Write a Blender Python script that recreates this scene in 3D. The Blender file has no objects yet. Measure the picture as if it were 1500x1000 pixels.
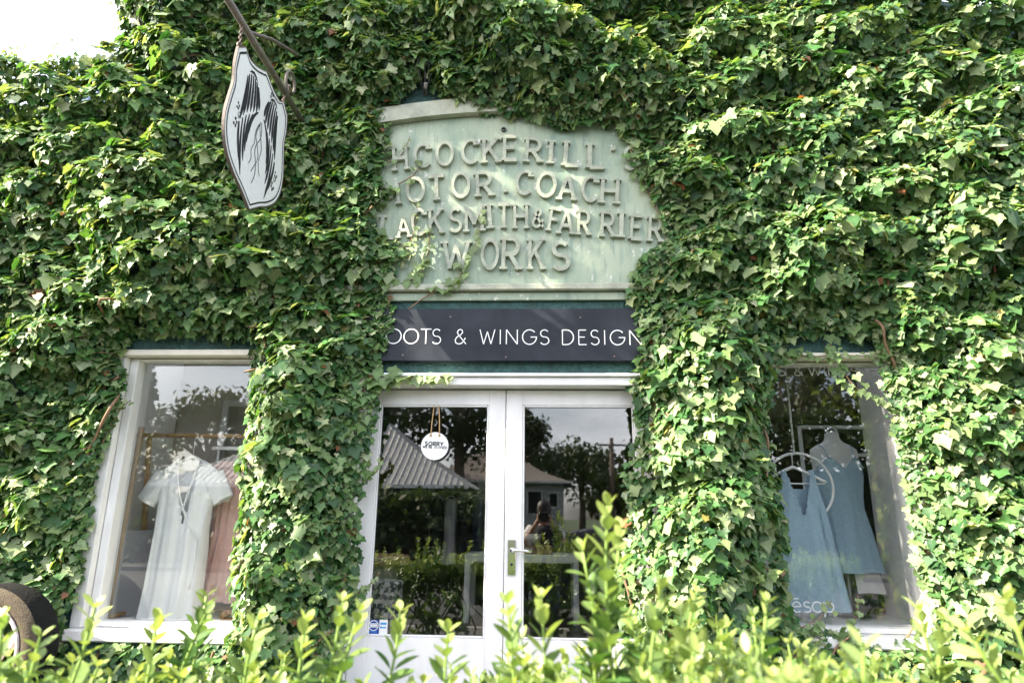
import bpy, math, random
import numpy as np
from mathutils import Vector, Matrix
from math import sin, cos, pi, radians as rad
rng = np.random.default_rng(7); random.seed(7)
SC = bpy.context.scene; COL = SC.collection

# ------------------------------------------------------------------ camera, sky, sun, exposure
CAM = np.array([0.0, -4.1, 1.55]); FPX = 950.0
yaw, pitch, roll = rad(2.9), rad(15.0), rad(0.65)
cF = np.array([-sin(yaw)*cos(pitch), cos(yaw)*cos(pitch), sin(pitch)])
r0 = np.array([cos(yaw), sin(yaw), 0.0]); u0 = np.cross(r0, cF)
cR = r0*cos(roll)+u0*sin(roll); cU = u0*cos(roll)-r0*sin(roll)
cd = bpy.data.cameras.new('camera'); cam = bpy.data.objects.new('camera', cd); COL.objects.link(cam)
cd.sensor_width = 36; cd.lens = FPX/1500*36; cd.clip_start = 0.03; cd.clip_end = 2000
cd.dof.use_dof = True; cd.dof.focus_distance = 4.1; cd.dof.aperture_fstop = 2.0
cam.matrix_world = Matrix(((cR[0], cU[0], -cF[0], CAM[0]), (cR[1], cU[1], -cF[1], CAM[1]), (cR[2], cU[2], -cF[2], CAM[2]), (0, 0, 0, 1)))
SC.camera = cam
SUN = np.array([-0.74, -0.31, 0.59]); SUN /= np.linalg.norm(SUN)
el = math.asin(SUN[2]); az = math.atan2(SUN[0], SUN[1])
w = bpy.data.worlds.new('World'); SC.world = w; w.use_nodes = True
nt = w.node_tree; bg = nt.nodes['Background']
sky = nt.nodes.new('ShaderNodeTexSky'); sky.sky_type = 'NISHITA'; sky.sun_disc = False
sky.sun_elevation = el; sky.sun_rotation = az; sky.air_density = 1.0; sky.dust_density = 2.5; sky.ozone_density = 1.0
tc = nt.nodes.new('ShaderNodeTexCoord'); mp = nt.nodes.new('ShaderNodeMapping'); mp.inputs['Scale'].default_value = (1.2, 1.2, 3.2)
nz = nt.nodes.new('ShaderNodeTexNoise'); nz.inputs['Scale'].default_value = 2.2; nz.inputs['Detail'].default_value = 7; nz.inputs['Roughness'].default_value = .55
cr = nt.nodes.new('ShaderNodeValToRGB'); cr.color_ramp.elements[0].position = .36; cr.color_ramp.elements[1].position = .68
mx = nt.nodes.new('ShaderNodeMix'); mx.data_type = 'RGBA'
mx.inputs[7].default_value = (10.2, 10.2, 10.7, 1)
nt.links.new(tc.outputs['Generated'], mp.inputs[0]); nt.links.new(mp.outputs[0], nz.inputs['Vector']); nt.links.new(nz.outputs['Fac'], cr.inputs[0])
nt.links.new(cr.outputs[0], mx.inputs[0]); nt.links.new(sky.outputs[0], mx.inputs[6]); nt.links.new(mx.outputs[2], bg.inputs['Color'])
bg.inputs['Strength'].default_value = 0.10
sl = bpy.data.lights.new('sun', 'SUN'); sl.energy = 5.0; sl.angle = rad(.55); sl.color = (1, .90, .71)
so = bpy.data.objects.new('sun', sl); COL.objects.link(so)
so.rotation_euler = Vector(-SUN).to_track_quat('-Z', 'Y').to_euler()
vs = SC.view_settings; vs.view_transform = 'Standard'; vs.look = 'None'; vs.gamma = 1; vs.use_curve_mapping = False; vs.exposure = 2.25
SC.cycles.use_denoising = True; SC.cycles.max_bounces = 8; SC.cycles.transparent_max_bounces = 16
SC.cycles.caustics_reflective = False; SC.cycles.caustics_refractive = False

# ------------------------------------------------------------------ survey helpers: photo measurements -> metres on a real plane
def ray(px, py): return cF+cR*(px-750)/FPX-cU*(py-500)/FPX
def W(px, py, y=0.0):
    d = ray(px, py); t = (y-CAM[1])/d[1]; p = CAM+d*t; return p[0], p[2]
def W3(px, py, y=0.0):
    a = W(px, py, y); return (a[0], y, a[1])

# ------------------------------------------------------------------ materials
MATS = {}
def mat(name, col, rough=.6, metal=0, spec=.5, noise=0, nscale=8, col2=None, bump=0, bscale=40, detail=6, coords='Object', ramp=(.35, .65), stretch=(1, 1, 1)):
    m = bpy.data.materials.new(name); m.use_nodes = True; t = m.node_tree; b = t.nodes['Principled BSDF']
    b.inputs['Base Color'].default_value = (*col, 1); b.inputs['Roughness'].default_value = rough
    b.inputs['Metallic'].default_value = metal; b.inputs['Specular IOR Level'].default_value = spec
    c = t.nodes.new('ShaderNodeTexCoord'); mpn = t.nodes.new('ShaderNodeMapping'); mpn.inputs['Scale'].default_value = stretch
    t.links.new(c.outputs[coords], mpn.inputs[0])
    if noise or col2:
        n = t.nodes.new('ShaderNodeTexNoise'); n.inputs['Scale'].default_value = nscale; n.inputs['Detail'].default_value = detail
        n.inputs['Roughness'].default_value = .62
        t.links.new(mpn.outputs[0], n.inputs['Vector'])
        r = t.nodes.new('ShaderNodeValToRGB'); r.color_ramp.elements[0].position = ramp[0]; r.color_ramp.elements[1].position = ramp[1]
        c2 = col2 if col2 else tuple(v*(1-noise) for v in col)
        r.color_ramp.elements[0].color = (*c2, 1); r.color_ramp.elements[1].color = (*col, 1)
        t.links.new(n.outputs['Fac'], r.inputs[0]); t.links.new(r.outputs[0], b.inputs['Base Color'])
    if bump:
        n2 = t.nodes.new('ShaderNodeTexNoise'); n2.inputs['Scale'].default_value = bscale; n2.inputs['Detail'].default_value = 5
        t.links.new(mpn.outputs[0], n2.inputs['Vector'])
        bp = t.nodes.new('ShaderNodeBump'); bp.inputs['Strength'].default_value = bump; bp.inputs['Distance'].default_value = .02
        t.links.new(n2.outputs['Fac'], bp.inputs['Height']); t.links.new(bp.outputs[0], b.inputs['Normal'])
    MATS[name] = m; return m
def leaf_mat(name, trans=.35, rough=.38, spec=.5, tboost=(1.25, 1.35, .55)):
    m = bpy.data.materials.new(name); m.use_nodes = True; t = m.node_tree; b = t.nodes['Principled BSDF']; out = t.nodes['Material Output']
    a = t.nodes.new('ShaderNodeAttribute'); a.attribute_name = 'tint'
    c = t.nodes.new('ShaderNodeTexCoord'); n = t.nodes.new('ShaderNodeTexNoise'); n.inputs['Scale'].default_value = 28; n.inputs['Detail'].default_value = 3
    t.links.new(c.outputs['Object'], n.inputs['Vector'])
    mr = t.nodes.new('ShaderNodeMapRange'); mr.inputs[1].default_value = .25; mr.inputs[2].default_value = .75; mr.inputs[3].default_value = .72; mr.inputs[4].default_value = 1.25
    t.links.new(n.outputs['Fac'], mr.inputs[0])
    mul = t.nodes.new('ShaderNodeVectorMath'); mul.operation = 'SCALE'
    t.links.new(a.outputs['Color'], mul.inputs[0]); t.links.new(mr.outputs[0], mul.inputs[3])
    t.links.new(mul.outputs[0], b.inputs['Base Color']); b.inputs['Roughness'].default_value = rough; b.inputs['Specular IOR Level'].default_value = spec
    tm = t.nodes.new('ShaderNodeVectorMath'); tm.operation = 'MULTIPLY'; tm.inputs[1].default_value = tboost
    t.links.new(mul.outputs[0], tm.inputs[0])
    tr = t.nodes.new('ShaderNodeBsdfTranslucent'); t.links.new(tm.outputs[0], tr.inputs['Color'])
    ms = t.nodes.new('ShaderNodeMixShader'); ms.inputs[0].default_value = trans
    t.links.new(b.outputs[0], ms.inputs[1]); t.links.new(tr.outputs[0], ms.inputs[2]); t.links.new(ms.outputs[0], out.inputs['Surface'])
    MATS[name] = m; return m
def glass_mat(name, f0=.095):
    m = bpy.data.materials.new(name); m.use_nodes = True; t = m.node_tree; out = t.nodes['Material Output']
    t.nodes.remove(t.nodes['Principled BSDF'])
    lw = t.nodes.new('ShaderNodeLayerWeight'); lw.inputs[0].default_value = .5
    pw = t.nodes.new('ShaderNodeMath'); pw.operation = 'POWER'; pw.inputs[1].default_value = 5
    ma = t.nodes.new('ShaderNodeMath'); ma.operation = 'MULTIPLY_ADD'; ma.inputs[1].default_value = 1-f0; ma.inputs[2].default_value = f0
    t.links.new(lw.outputs['Facing'], pw.inputs[0]); t.links.new(pw.outputs[0], ma.inputs[0])
    tr = t.nodes.new('ShaderNodeBsdfTransparent'); tr.inputs[0].default_value = (.97, .98, .97, 1)
    gl = t.nodes.new('ShaderNodeBsdfGlossy'); gl.inputs['Roughness'].default_value = 0.0
    ms = t.nodes.new('ShaderNodeMixShader'); t.links.new(ma.outputs[0], ms.inputs[0]); t.links.new(tr.outputs[0], ms.inputs[1]); t.links.new(gl.outputs[0], ms.inputs[2])
    t.links.new(ms.outputs[0], out.inputs['Surface']); MATS[name] = m; return m
mat('stucco', (.040, .115, .105), .7, noise=.5, nscale=14, bump=1.0, bscale=45)
# painted relief panel: pale green, damp stains, chipped white flecks
def panel_mat():
    m = mat('panel_green', (.37, .425, .315), .55, col2=(.22, .30, .225), nscale=3.2, bump=.25, bscale=28, stretch=(1, 1, .55))
    t = m.node_tree; b = t.nodes['Principled BSDF']; base = b.inputs['Base Color'].links[0].from_socket
    c = t.nodes.new('ShaderNodeTexCoord'); v = t.nodes.new('ShaderNodeTexNoise'); v.inputs['Scale'].default_value = 26; v.inputs['Detail'].default_value = 8; v.inputs['Roughness'].default_value = .7
    mp2 = t.nodes.new('ShaderNodeMapping'); mp2.inputs['Scale'].default_value = (1, 1, .45); t.links.new(c.outputs['Object'], mp2.inputs[0]); t.links.new(mp2.outputs[0], v.inputs['Vector'])
    r = t.nodes.new('ShaderNodeValToRGB'); r.color_ramp.elements[0].position = .615; r.color_ramp.elements[1].position = .65
    t.links.new(v.outputs['Fac'], r.inputs[0])
    mx1 = t.nodes.new('ShaderNodeMix'); mx1.data_type = 'RGBA'; mx1.inputs[7].default_value = (.62, .60, .58, 1)
    t.links.new(r.outputs[0], mx1.inputs[0]); t.links.new(base, mx1.inputs[6])
    v2 = t.nodes.new('ShaderNodeTexNoise'); v2.inputs['Scale'].default_value = 9; v2.inputs['Detail'].default_value = 9
    mp3 = t.nodes.new('ShaderNodeMapping'); mp3.inputs['Scale'].default_value = (3.2, 1, .5); t.links.new(c.outputs['Object'], mp3.inputs[0]); t.links.new(mp3.outputs[0], v2.inputs['Vector'])
    r2 = t.nodes.new('ShaderNodeValToRGB'); r2.color_ramp.elements[0].position = .53; r2.color_ramp.elements[1].position = .70; r2.color_ramp.elements[1].color = (.75, .75, .75, 1)
    t.links.new(v2.outputs['Fac'], r2.inputs[0])
    mx2 = t.nodes.new('ShaderNodeMix'); mx2.data_type = 'RGBA'; mx2.inputs[7].default_value = (.16, .24, .20, 1)
    t.links.new(r2.outputs[0], mx2.inputs[0]); t.links.new(mx1.outputs[2], mx2.inputs[6]); t.links.new(mx2.outputs[2], b.inputs['Base Color'])
panel_mat()
mat('moulding', (.41, .43, .34), .6, noise=.35, nscale=9, bump=.2, bscale=40)
mat('letter_paint', (.395, .43, .335), .55, noise=.42, nscale=14, bump=.2, bscale=60)
mat('white_paint', (.80, .79, .80), .45, noise=.13, nscale=7, bump=.05, bscale=60, stretch=(1, 1, .25))
mat('worn_white', (.78, .77, .76), .5, noise=.16, nscale=9, bump=.12, bscale=50, stretch=(1, 1, .3))
mat('cream_paint', (.74, .70, .60), .5, noise=.12, nscale=12)
mat('sign_black', (.011, .014, .021), .45, col2=(.026, .031, .042), spec=.25, nscale=4.5, ramp=(.30, .62), bump=.03, bscale=20)
mat('print_white', (.86, .86, .86), .5)
mat('glass_print', (.60, .60, .60), .5)
mat('board_white', (.74, .74, .75), .55, noise=.08, nscale=40, bump=.05)
mat('board_edge', (.12, .09, .08), .6, noise=.3, nscale=20)
mat('print_black', (.016, .018, .024), .5)
mat('bracket_iron', (.16, .135, .115), .55, metal=.2, noise=.35, nscale=30)
mat('chain_iron', (.22, .16, .14), .5, metal=.5, noise=.4, nscale=80)
mat('chrome', (.72, .72, .72), .12, metal=1)
mat('wood_pale', (.52, .33, .16), .5, noise=.3, nscale=10, stretch=(8, 8, 1))
mat('wood_brown', (.26, .14, .07), .5, noise=.35, nscale=10, stretch=(1, 8, 8))
mat('white_cloth', (.90, .90, .91), .85, noise=.04, nscale=60, bump=.15, bscale=260)
mat('pink_cloth', (.72, .47, .43), .85, noise=.10, nscale=40, bump=.2, bscale=240)
mat('pale_blue_cloth', (.62, .67, .76), .85, noise=.06, nscale=40)
mat('blue_cloth', (.38, .54, .66), .8, noise=.12, nscale=50, bump=.15, bscale=300)
mat('denim', (.38, .53, .66), .85, noise=.16, nscale=90, bump=.3, bscale=420)
mat('mannequin_cloth', (.74, .72, .73), .8)
mat('off_white_cloth', (.70, .67, .69), .85)
mat('dark_cloth', (.02, .022, .035), .85)
mat('red_cloth', (.45, .03, .03), .7)
mat('steel', (.45, .45, .46), .3, metal=1)
mat('plastic_white', (.78, .78, .78), .35)
mat('leather_tan', (.36, .18, .09), .5, noise=.2, nscale=30)
mat('straw', (.23, .16, .08), .8, noise=.5, nscale=90, bump=.5, bscale=120)
mat('cord', (.52, .34, .16), .8)
mat('brass', (.50, .33, .12), .35, metal=.7)
mat('terrazzo', (.50, .49, .45), .5, col2=(.035, .045, .06), nscale=24, ramp=(.47, .53), detail=2)
mat('floor_dark', (.042, .038, .035), .35, noise=.4, nscale=3)
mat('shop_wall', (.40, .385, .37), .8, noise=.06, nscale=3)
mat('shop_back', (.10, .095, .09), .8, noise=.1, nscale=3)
mat('shelf_white', (.82, .82, .82), .45, noise=.06, nscale=14)
mat('display_wall', (.76, .74, .72), .7, noise=.07, nscale=3)
mat('display_back', (.56, .51, .45), .8, noise=.08, nscale=3)
mat('panel_grey', (.48, .48, .50), .5, noise=.06, nscale=2)
mat('tyre_side', (.085, .064, .04), .9, noise=.4, nscale=45, bump=.5, bscale=130)
mat('tyre_black', (.008, .008, .008), .9, spec=.2, bump=.6, bscale=90)
mat('rim_paint', (.58, .50, .48), .5, noise=.45, nscale=30, bump=.2)
mat('paving', (.11, .105, .10), .85, noise=.25, nscale=4, bump=.2, bscale=90)
mat('concrete', (.30, .29, .27), .85, noise=.25, nscale=4, bump=.2, bscale=90)
mat('asphalt', (.055, .055, .055), .85, noise=.3, nscale=6, bump=.3, bscale=200)
mat('soil', (.05, .036, .024), .95, noise=.5, nscale=12, bump=.6, bscale=50)
mat('grass', (.05, .085, .022), .9, noise=.5, nscale=3, bump=.4, bscale=60)
mat('bark', (.13, .095, .07), .9, noise=.5, nscale=16, bump=.7, bscale=30, stretch=(3, 3, .6))
mat('vine_bark', (.25, .155, .09), .8, noise=.4, nscale=60)
mat('green_stem', (.16, .25, .05), .6)
mat('tin_roof', (.42, .42, .41), .4, metal=.3, noise=.2, nscale=5)
mat('weatherboard', (.42, .43, .42), .7, noise=.12, nscale=5)
mat('house_wall_shade', (.035, .045, .037), .8, noise=.2)  # deep verandah shade put into the wall colour
mat('house_brick', (.26, .13, .10), .8, noise=.25, nscale=12)
mat('house_white', (.72, .71, .69), .6, noise=.06)
mat('tile_roof', (.20, .17, .15), .7, noise=.25, nscale=8)
mat('dark_glass', (.015, .018, .02), .06)
mat('car_black', (.012, .013, .016), .18, spec=.7)
mat('timber_pole', (.16, .115, .085), .85, noise=.4, nscale=9, stretch=(6, 6, .5), bump=.3)
mat('yellow_paint', (.75, .48, .03), .5)
mat('skin', (.52, .30, .22), .55); mat('hair', (.03, .02, .016), .5); mat('shirt', (.75, .73, .72), .8); mat('jeans', (.06, .08, .13), .85)
mat('camera_black', (.02, .02, .02), .4)
mat('sticker_blue', (.01, .05, .32), .4); mat('sticker_white', (.80, .80, .80), .4); mat('sticker_cyan', (.04, .30, .68), .4)
leaf_mat('ivy_leaf', .36, .5, .55, (1.35, 1.25, .5)); leaf_mat('hedge_leaf', .40, .36, .5, (1.15, 1.15, .6)); leaf_mat('tree_leaf', .3, .5, .3); leaf_mat('house_plant', .3, .3, .5)
glass_mat('glass')
M = MATS

# ------------------------------------------------------------------ mesh helpers
class MB:
    def __init__(s): s.v = []; s.f = []
    def add(s, v, f):
        o = len(s.v); s.v += [tuple(map(float, p)) for p in v]; s.f += [tuple(i+o for i in q) for q in f]; return s
    def box(s, x0, x1, y0, y1, z0, z1, b=0.0):
        if b <= 0:
            return s.add([(x0, y0, z0), (x1, y0, z0), (x1, y1, z0), (x0, y1, z0), (x0, y0, z1), (x1, y0, z1), (x1, y1, z1), (x0, y1, z1)],
                         [(0, 3, 2, 1), (4, 5, 6, 7), (0, 1, 5, 4), (1, 2, 6, 5), (2, 3, 7, 6), (3, 0, 4, 7)])
        # chamfered box: each corner split into 3
        xs, ys, zs = (x0, x1), (y0, y1), (z0, z1); V = []; idx = {}
        for i in range(2):
            for j in range(2):
                for k in range(2):
                    sx, sy, sz = (b, -b)[i], (b, -b)[j], (b, -b)[k]
                    for a, p in enumerate(((xs[i], ys[j]+sy, zs[k]+sz), (xs[i]+sx, ys[j], zs[k]+sz), (xs[i]+sx, ys[j]+sy, zs[k]))):
                        idx[i, j, k, a] = len(V); V.append(p)
        Fc = []; I = idx
        for s_ in range(2):
            q = [I[s_, 0, 0, 0], I[s_, 1, 0, 0], I[s_, 1, 1, 0], I[s_, 0, 1, 0]]; Fc.append(q if s_ else q[::-1])
            q = [I[0, s_, 0, 1], I[0, s_, 1, 1], I[1, s_, 1, 1], I[1, s_, 0, 1]]; Fc.append(q if s_ else q[::-1])
            q = [I[0, 0, s_, 2], I[1, 0, s_, 2], I[1, 1, s_, 2], I[0, 1, s_, 2]]; Fc.append(q if s_ else q[::-1])
        for i in range(2):
            for j in range(2):
                q = [I[i, j, 0, 0], I[i, j, 1, 0], I[i, j, 1, 1], I[i, j, 0, 1]]; Fc.append(q if i == j else q[::-1])
                q = [I[i, 0, j, 0], I[i, 0, j, 2], I[i, 1, j, 2], I[i, 1, j, 0]]; Fc.append(q if i == j else q[::-1])
                q = [I[0, i, j, 1], I[1, i, j, 1], I[1, i, j, 2], I[0, i, j, 2]]; Fc.append(q if i == j else q[::-1])
                for k in range(2):
                    q = [I[i, j, k, 0], I[i, j, k, 1], I[i, j, k, 2]]; Fc.append(q if (i+j+k) % 2 else q[::-1])
        return s.add(V, Fc)
    def tube(s, pts, r, n=8, cap=True):
        pts = [Vector(p) for p in pts]; m = len(pts); rs = r if hasattr(r, '__len__') else [r]*m
        V = []; Fc = []; up = None
        for i, p in enumerate(pts):
            d = (pts[min(i+1, m-1)]-pts[max(i-1, 0)])
            d = d.normalized() if d.length > 1e-9 else Vector((0, 0, 1))
            if up is None: up = d.orthogonal().normalized()
            up = (up-d*up.dot(d)); up = up.normalized() if up.length > 1e-6 else d.orthogonal().normalized()
            e = d.cross(up)
            for k in range(n):
                a = 2*pi*k/n; V.append(p+(up*cos(a)+e*sin(a))*rs[i])
        for i in range(m-1):
            for k in range(n):
                k2 = (k+1) % n; Fc.append((i*n+k, i*n+k2, (i+1)*n+k2, (i+1)*n+k))
        if cap: Fc.append(tuple(range(n))[::-1]); Fc.append(tuple((m-1)*n+k for k in range(n)))
        return s.add(V, Fc)
    def lathe(s, prof, c=(0, 0, 0), n=32, axis='z'):
        V = []; Fc = []
        for (r, h) in prof:
            for k in range(n):
                a = 2*pi*k/n
                if axis == 'z': V.append((c[0]+r*cos(a), c[1]+r*sin(a), c[2]+h))
                elif axis == 'y': V.append((c[0]+r*cos(a), c[1]+h, c[2]+r*sin(a)))
                else: V.append((c[0]+h, c[1]+r*cos(a), c[2]+r*sin(a)))
        for i in range(len(prof)-1):
            for k in range(n):
                k2 = (k+1) % n; Fc.append((i*n+k, i*n+k2, (i+1)*n+k2, (i+1)*n+k))
        return s.add(V, Fc)
    def extrude(s, poly, fn, d0, d1):   # poly of 2D points, fn(u,v,d)->xyz
        n = len(poly); V = [fn(u, v, d0) for u, v in poly]+[fn(u, v, d1) for u, v in poly]
        Fc = [tuple(range(n)), tuple(range(2*n-1, n-1, -1))]+[(i, i+n, (i+1) % n+n, (i+1) % n) for i in range(n)]
        return s.add(V, Fc)
    def build(s, name, m, parent=None, smooth=False):
        return ob(name, s.v, s.f, m, parent, smooth)
def link(o, parent=None):
    COL.objects.link(o)
    if parent is not None:
        o.parent = parent; o.matrix_parent_inverse = Matrix.Translation(-parent.location)
    return o
def ob(name, v, f, m, parent=None, smooth=False):
    me = bpy.data.meshes.new(name); me.from_pydata(v, [], f); me.update()
    if m: me.materials.append(M[m] if isinstance(m, str) else m)
    if smooth: me.polygons.foreach_set('use_smooth', [True]*len(me.polygons))
    return link(bpy.data.objects.new(name, me), parent)
def tag(o, label=None, cat=None, group=None, kind=None):
    if label: o['label'] = label
    if cat: o['category'] = cat
    if group: o['group'] = group
    if kind: o['kind'] = kind
    return o
def thing(name, label, cat, loc=(0, 0, 0), group=None):
    o = bpy.data.objects.new(name, None); o.empty_display_size = .1; o.location = loc; COL.objects.link(o)
    return tag(o, label, cat, group)
def fast_mesh(name, V, Fq, tint, m):    # V (n,3) F (k,3) tint (n,3)
    me = bpy.data.meshes.new(name); n = len(V); k = len(Fq)
    me.vertices.add(n); me.vertices.foreach_set('co', V.astype(np.float32).ravel())
    me.loops.add(3*k); me.loops.foreach_set('vertex_index', Fq.astype(np.int32).ravel())
    me.polygons.add(k); me.polygons.foreach_set('loop_start', np.arange(0, 3*k, 3, dtype=np.int32))
    me.polygons.foreach_set('use_smooth', np.ones(k, dtype=bool))
    me.update(calc_edges=True)
    a = me.attributes.new('tint', 'FLOAT_COLOR', 'POINT')
    a.data.foreach_set('color', np.concatenate([tint, np.ones((n, 1))], 1).astype(np.float32).ravel())
    me.materials.append(M[m]); return me
def scatter(unit_v, unit_f, rib, mats, pos, cols):
    # mats (n,3,3) columns = leaf axes (scaled); unit_v (k,3); rib (k,) tint gain
    n = len(pos); k = len(unit_v)
    V = np.einsum('nij,kj->nki', mats, unit_v)+pos[:, None, :]
    Fq = unit_f[None]+(np.arange(n)*k)[:, None, None]
    T = cols[:, None, :]*rib[None, :, None]
    return V.reshape(-1, 3), Fq.reshape(-1, 3), T.reshape(-1, 3)
def nrm(a): return a/np.maximum(np.linalg.norm(a, axis=-1, keepdims=True), 1e-9)
def frames(normal, tip, size, wide=1.0):
    nn = nrm(normal); t = nrm(tip-nn*np.sum(tip*nn, -1, keepdims=True)); x = np.cross(t, nn)
    sz = size[:, None]
    return np.stack([x*sz*wide, t*sz, nn*sz], -1)
def vnoise(p, seed=0):     # smooth value noise, p (n,2)
    r = np.random.default_rng(seed); g = r.random((64, 64)); i = np.floor(p).astype(int); fr = p-i; fr = fr*fr*(3-2*fr)
    a = g[i[:, 0] % 64, i[:, 1] % 64]; b = g[(i[:, 0]+1) % 64, i[:, 1] % 64]; c = g[i[:, 0] % 64, (i[:, 1]+1) % 64]; d = g[(i[:, 0]+1) % 64, (i[:, 1]+1) % 64]
    return (a*(1-fr[:, 0])+b*fr[:, 0])*(1-fr[:, 1])+(c*(1-fr[:, 0])+d*fr[:, 0])*fr[:, 1]

# ------------------------------------------------------------------ stroke lettering
def arc(cx, cy, rx, ry, a0, a1, n=14): return [(cx+rx*cos(rad(a0+(a1-a0)*i/n)), cy+ry*sin(rad(a0+(a1-a0)*i/n))) for i in range(n+1)]
def glyph(c):
    # returns (width, strokes, serif feet)
    st = [(0, 0), (0, 1)]
    G = {
     'H': (.66, [st, [(.66, 0), (.66, 1)], [(0, .5), (.66, .5)]], [(0, 0), (0, 1), (.66, 0), (.66, 1)]),
     'C': (.74, [arc(.42, .5, .42, .5, 48, 312, 22)], [(.70, .84)]),
     'O': (.84, [arc(.42, .5, .42, .5, 0, 360, 28)], []),
     'G': (.84, [arc(.43, .5, .43, .5, 42, 360, 24)+[(.50, .5)]], []),
     'K': (.68, [st, [(.62, 1), (.02, .40)], [(.24, .60), (.66, 0)]], [(0, 0), (0, 1), (.66, 0), (.62, 1)]),
     'E': (.56, [st, [(0, 1), (.54, 1)], [(0, .52), (.44, .52)], [(0, 0), (.56, 0)]], [(0, 0), (0, 1)]),
     'F': (.54, [st, [(0, 1), (.54, 1)], [(0, .52), (.42, .52)]], [(0, 0), (0, 1)]),
     'R': (.62, [st, [(0, 1), (.3, 1)]+arc(.32, .74, .26, .26, 84, -84, 12)+[(.3, .48), (0, .48)], [(.26, .48), (.62, 0)]], [(0, 0), (0, 1), (.62, 0)]),
     'B': (.60, [st, [(0, 1), (.3, 1)]+arc(.3, .76, .25, .24, 84, -84, 10)+[(0, .52)], [(.28, .52)]+arc(.3, .26, .30, .26, 84, -84, 10)+[(.28, 0), (0, 0)]], [(0, 0), (0, 1)]),
     'D': (.74, [st, [(0, 1), (.26, 1)]+arc(.26, .5, .46, .5, 86, -86, 18)+[(.26, 0), (0, 0)]], [(0, 0), (0, 1)]),
     'I': (.02, [[(.01, 0), (.01, 1)]], [(.01, 0), (.01, 1)]),
     'L': (.52, [st, [(0, 0), (.52, 0)]], [(0, 1), (0, 0)]),
     'T': (.66, [[(.33, 0), (.33, 1)], [(0, 1), (.66, 1)]], [(.33, 0)]),
     'A': (.74, [[(0, 0), (.37, 1)], [(.37, 1), (.74, 0)], [(.14, .34), (.60, .34)]], [(0, 0), (.74, 0)]),
     'M': (.84, [[(0, 0), (.05, 1)], [(.05, 1), (.42, .28)], [(.42, .28), (.79, 1)], [(.79, 1), (.84, 0)]], [(0, 0), (.84, 0)]),
     'N': (.70, [st, [(0, 1), (.70, 0)], [(.70, 0), (.70, 1)]], []),
     'W': (1.05, [[(0, 1), (.27, 0)], [(.27, 0), (.525, .86)], [(.525, .86), (.78, 0)], [(.78, 0), (1.05, 1)]], [(0, 1), (1.05, 1)]),
     'Y': (.66, [[(0, 1), (.33, .46)], [(.66, 1), (.33, .46)], [(.33, .46), (.33, 0)]], [(.33, 0), (0, 1), (.66, 1)]),
     'S': (.58, [arc(.29, .755, .25, .245, 32, 262, 14)+arc(.29, .26, .28, .26, 82, -150, 14)], []),
     '&': (.76, [[(.76, 0), (.24, .64), (.17, .80), (.24, .95), (.37, 1.0), (.50, .93), (.52, .78), (.40, .63), (.14, .46), (.04, .27), (.08, .09), (.24, 0), (.42, .02), (.58, .15), (.72, .42)]], []),
     "'": (.04, [[(.03, 1), (.0, .80)]], []), ',': (.05, [[(.04, .08), (0, -.12)]], []), '.': (.06, [[(.03, 0), (.03, .11)]], []),
     'a': (.46, [arc(.22, .24, .22, .24, 0, 360, 16), [(.46, .5), (.46, 0)]], []),
     'e': (.48, [[(.03, .26), (.46, .28)]+arc(.24, .25, .22, .25, 8, 318, 16), [(.12, .66), (.36, .66)]], []),
     's': (.36, [arc(.18, .375, .15, .125, 30, 262, 10)+arc(.18, .13, .17, .13, 82, -150, 10)], []),
     'o': (.50, [arc(.25, .25, .25, .25, 0, 360, 18)], []),
     'p': (.48, [[(0, .5), (0, -.24)], arc(.24, .25, .24, .25, 0, 360, 18)], []),
    }
    return G[c]
def stroke(mb, pts, wd, d0, d1, fn, inset=.0):
    P = [Vector(p) for p in pts]; closed = (P[0]-P[-1]).length < 1e-6
    if closed: P = P[:-1]
    n = len(P); L = []; Rr = []
    for i in range(n):
        if closed: a, b = P[i-1], P[(i+1) % n]
        else: a, b = P[max(i-1, 0)], P[min(i+1, n-1)]
        d1_ = (P[i]-a); d2_ = (b-P[i])
        d1_ = d1_.normalized() if d1_.length > 1e-9 else d2_.normalized(); d2_ = d2_.normalized() if d2_.length > 1e-9 else d1_
        t = (d1_+d2_).normalized(); k = min(1.6, 1/max(.4, t.dot(d1_))); nn = Vector((-t.y, t.x))*(wd/2*k); L.append(P[i]+nn); Rr.append(P[i]-nn)
    V = []
    for i in range(n):
        c = P[i]
        V += [fn(L[i].x, L[i].y, d0), fn(*(c+(L[i]-c)*(1-inset)), d1), fn(*(c+(Rr[i]-c)*(1-inset)), d1), fn(Rr[i].x, Rr[i].y, d0)]
    Fc = []
    for i in range(n if closed else n-1):
        a, b = 4*i, 4*((i+1) % n)
        Fc += [(a+1, a+2, b+2, b+1), (a, a+1, b+1, b), (a+2, a+3, b+3, b+2)]
    if not closed: Fc += [(0, 3, 2, 1), (4*n-4, 4*n-3, 4*n-2, 4*n-1)]
    mb.add(V, Fc)
def letter(parent, c, x, z, h, wscale, ang, y, wd, depth, m, serif=0, inset=.12, yfn=None, name='letter'):
    """x,z = bottom centre; y = plane it stands on, rising towards -y"""
    gw, strokes, feet = glyph(c); mb = MB(); ca, sa = cos(ang), sin(ang)
    def fn(u, v, d):
        uu = (u-gw/2)*h*wscale; vv = v*h
        return (x+uu*ca-vv*sa, y-d, z+uu*sa+vv*ca)
    q = 0
    for s in strokes:
        stroke(mb, s, wd, 0, depth+q*.0004, fn, inset); q += 1
    if serif:
        for (u, v) in feet:
            vv = v+(serif*.30 if v < .5 else -serif*.30); lo, hi = max(u-.16, -.16), min(u+.16, gw+.16)
            stroke(mb, [(lo, vv), (hi, vv)], serif, 0, depth+q*.0004, fn, inset); q += 1
    return mb.build(name, m, parent)

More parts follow.
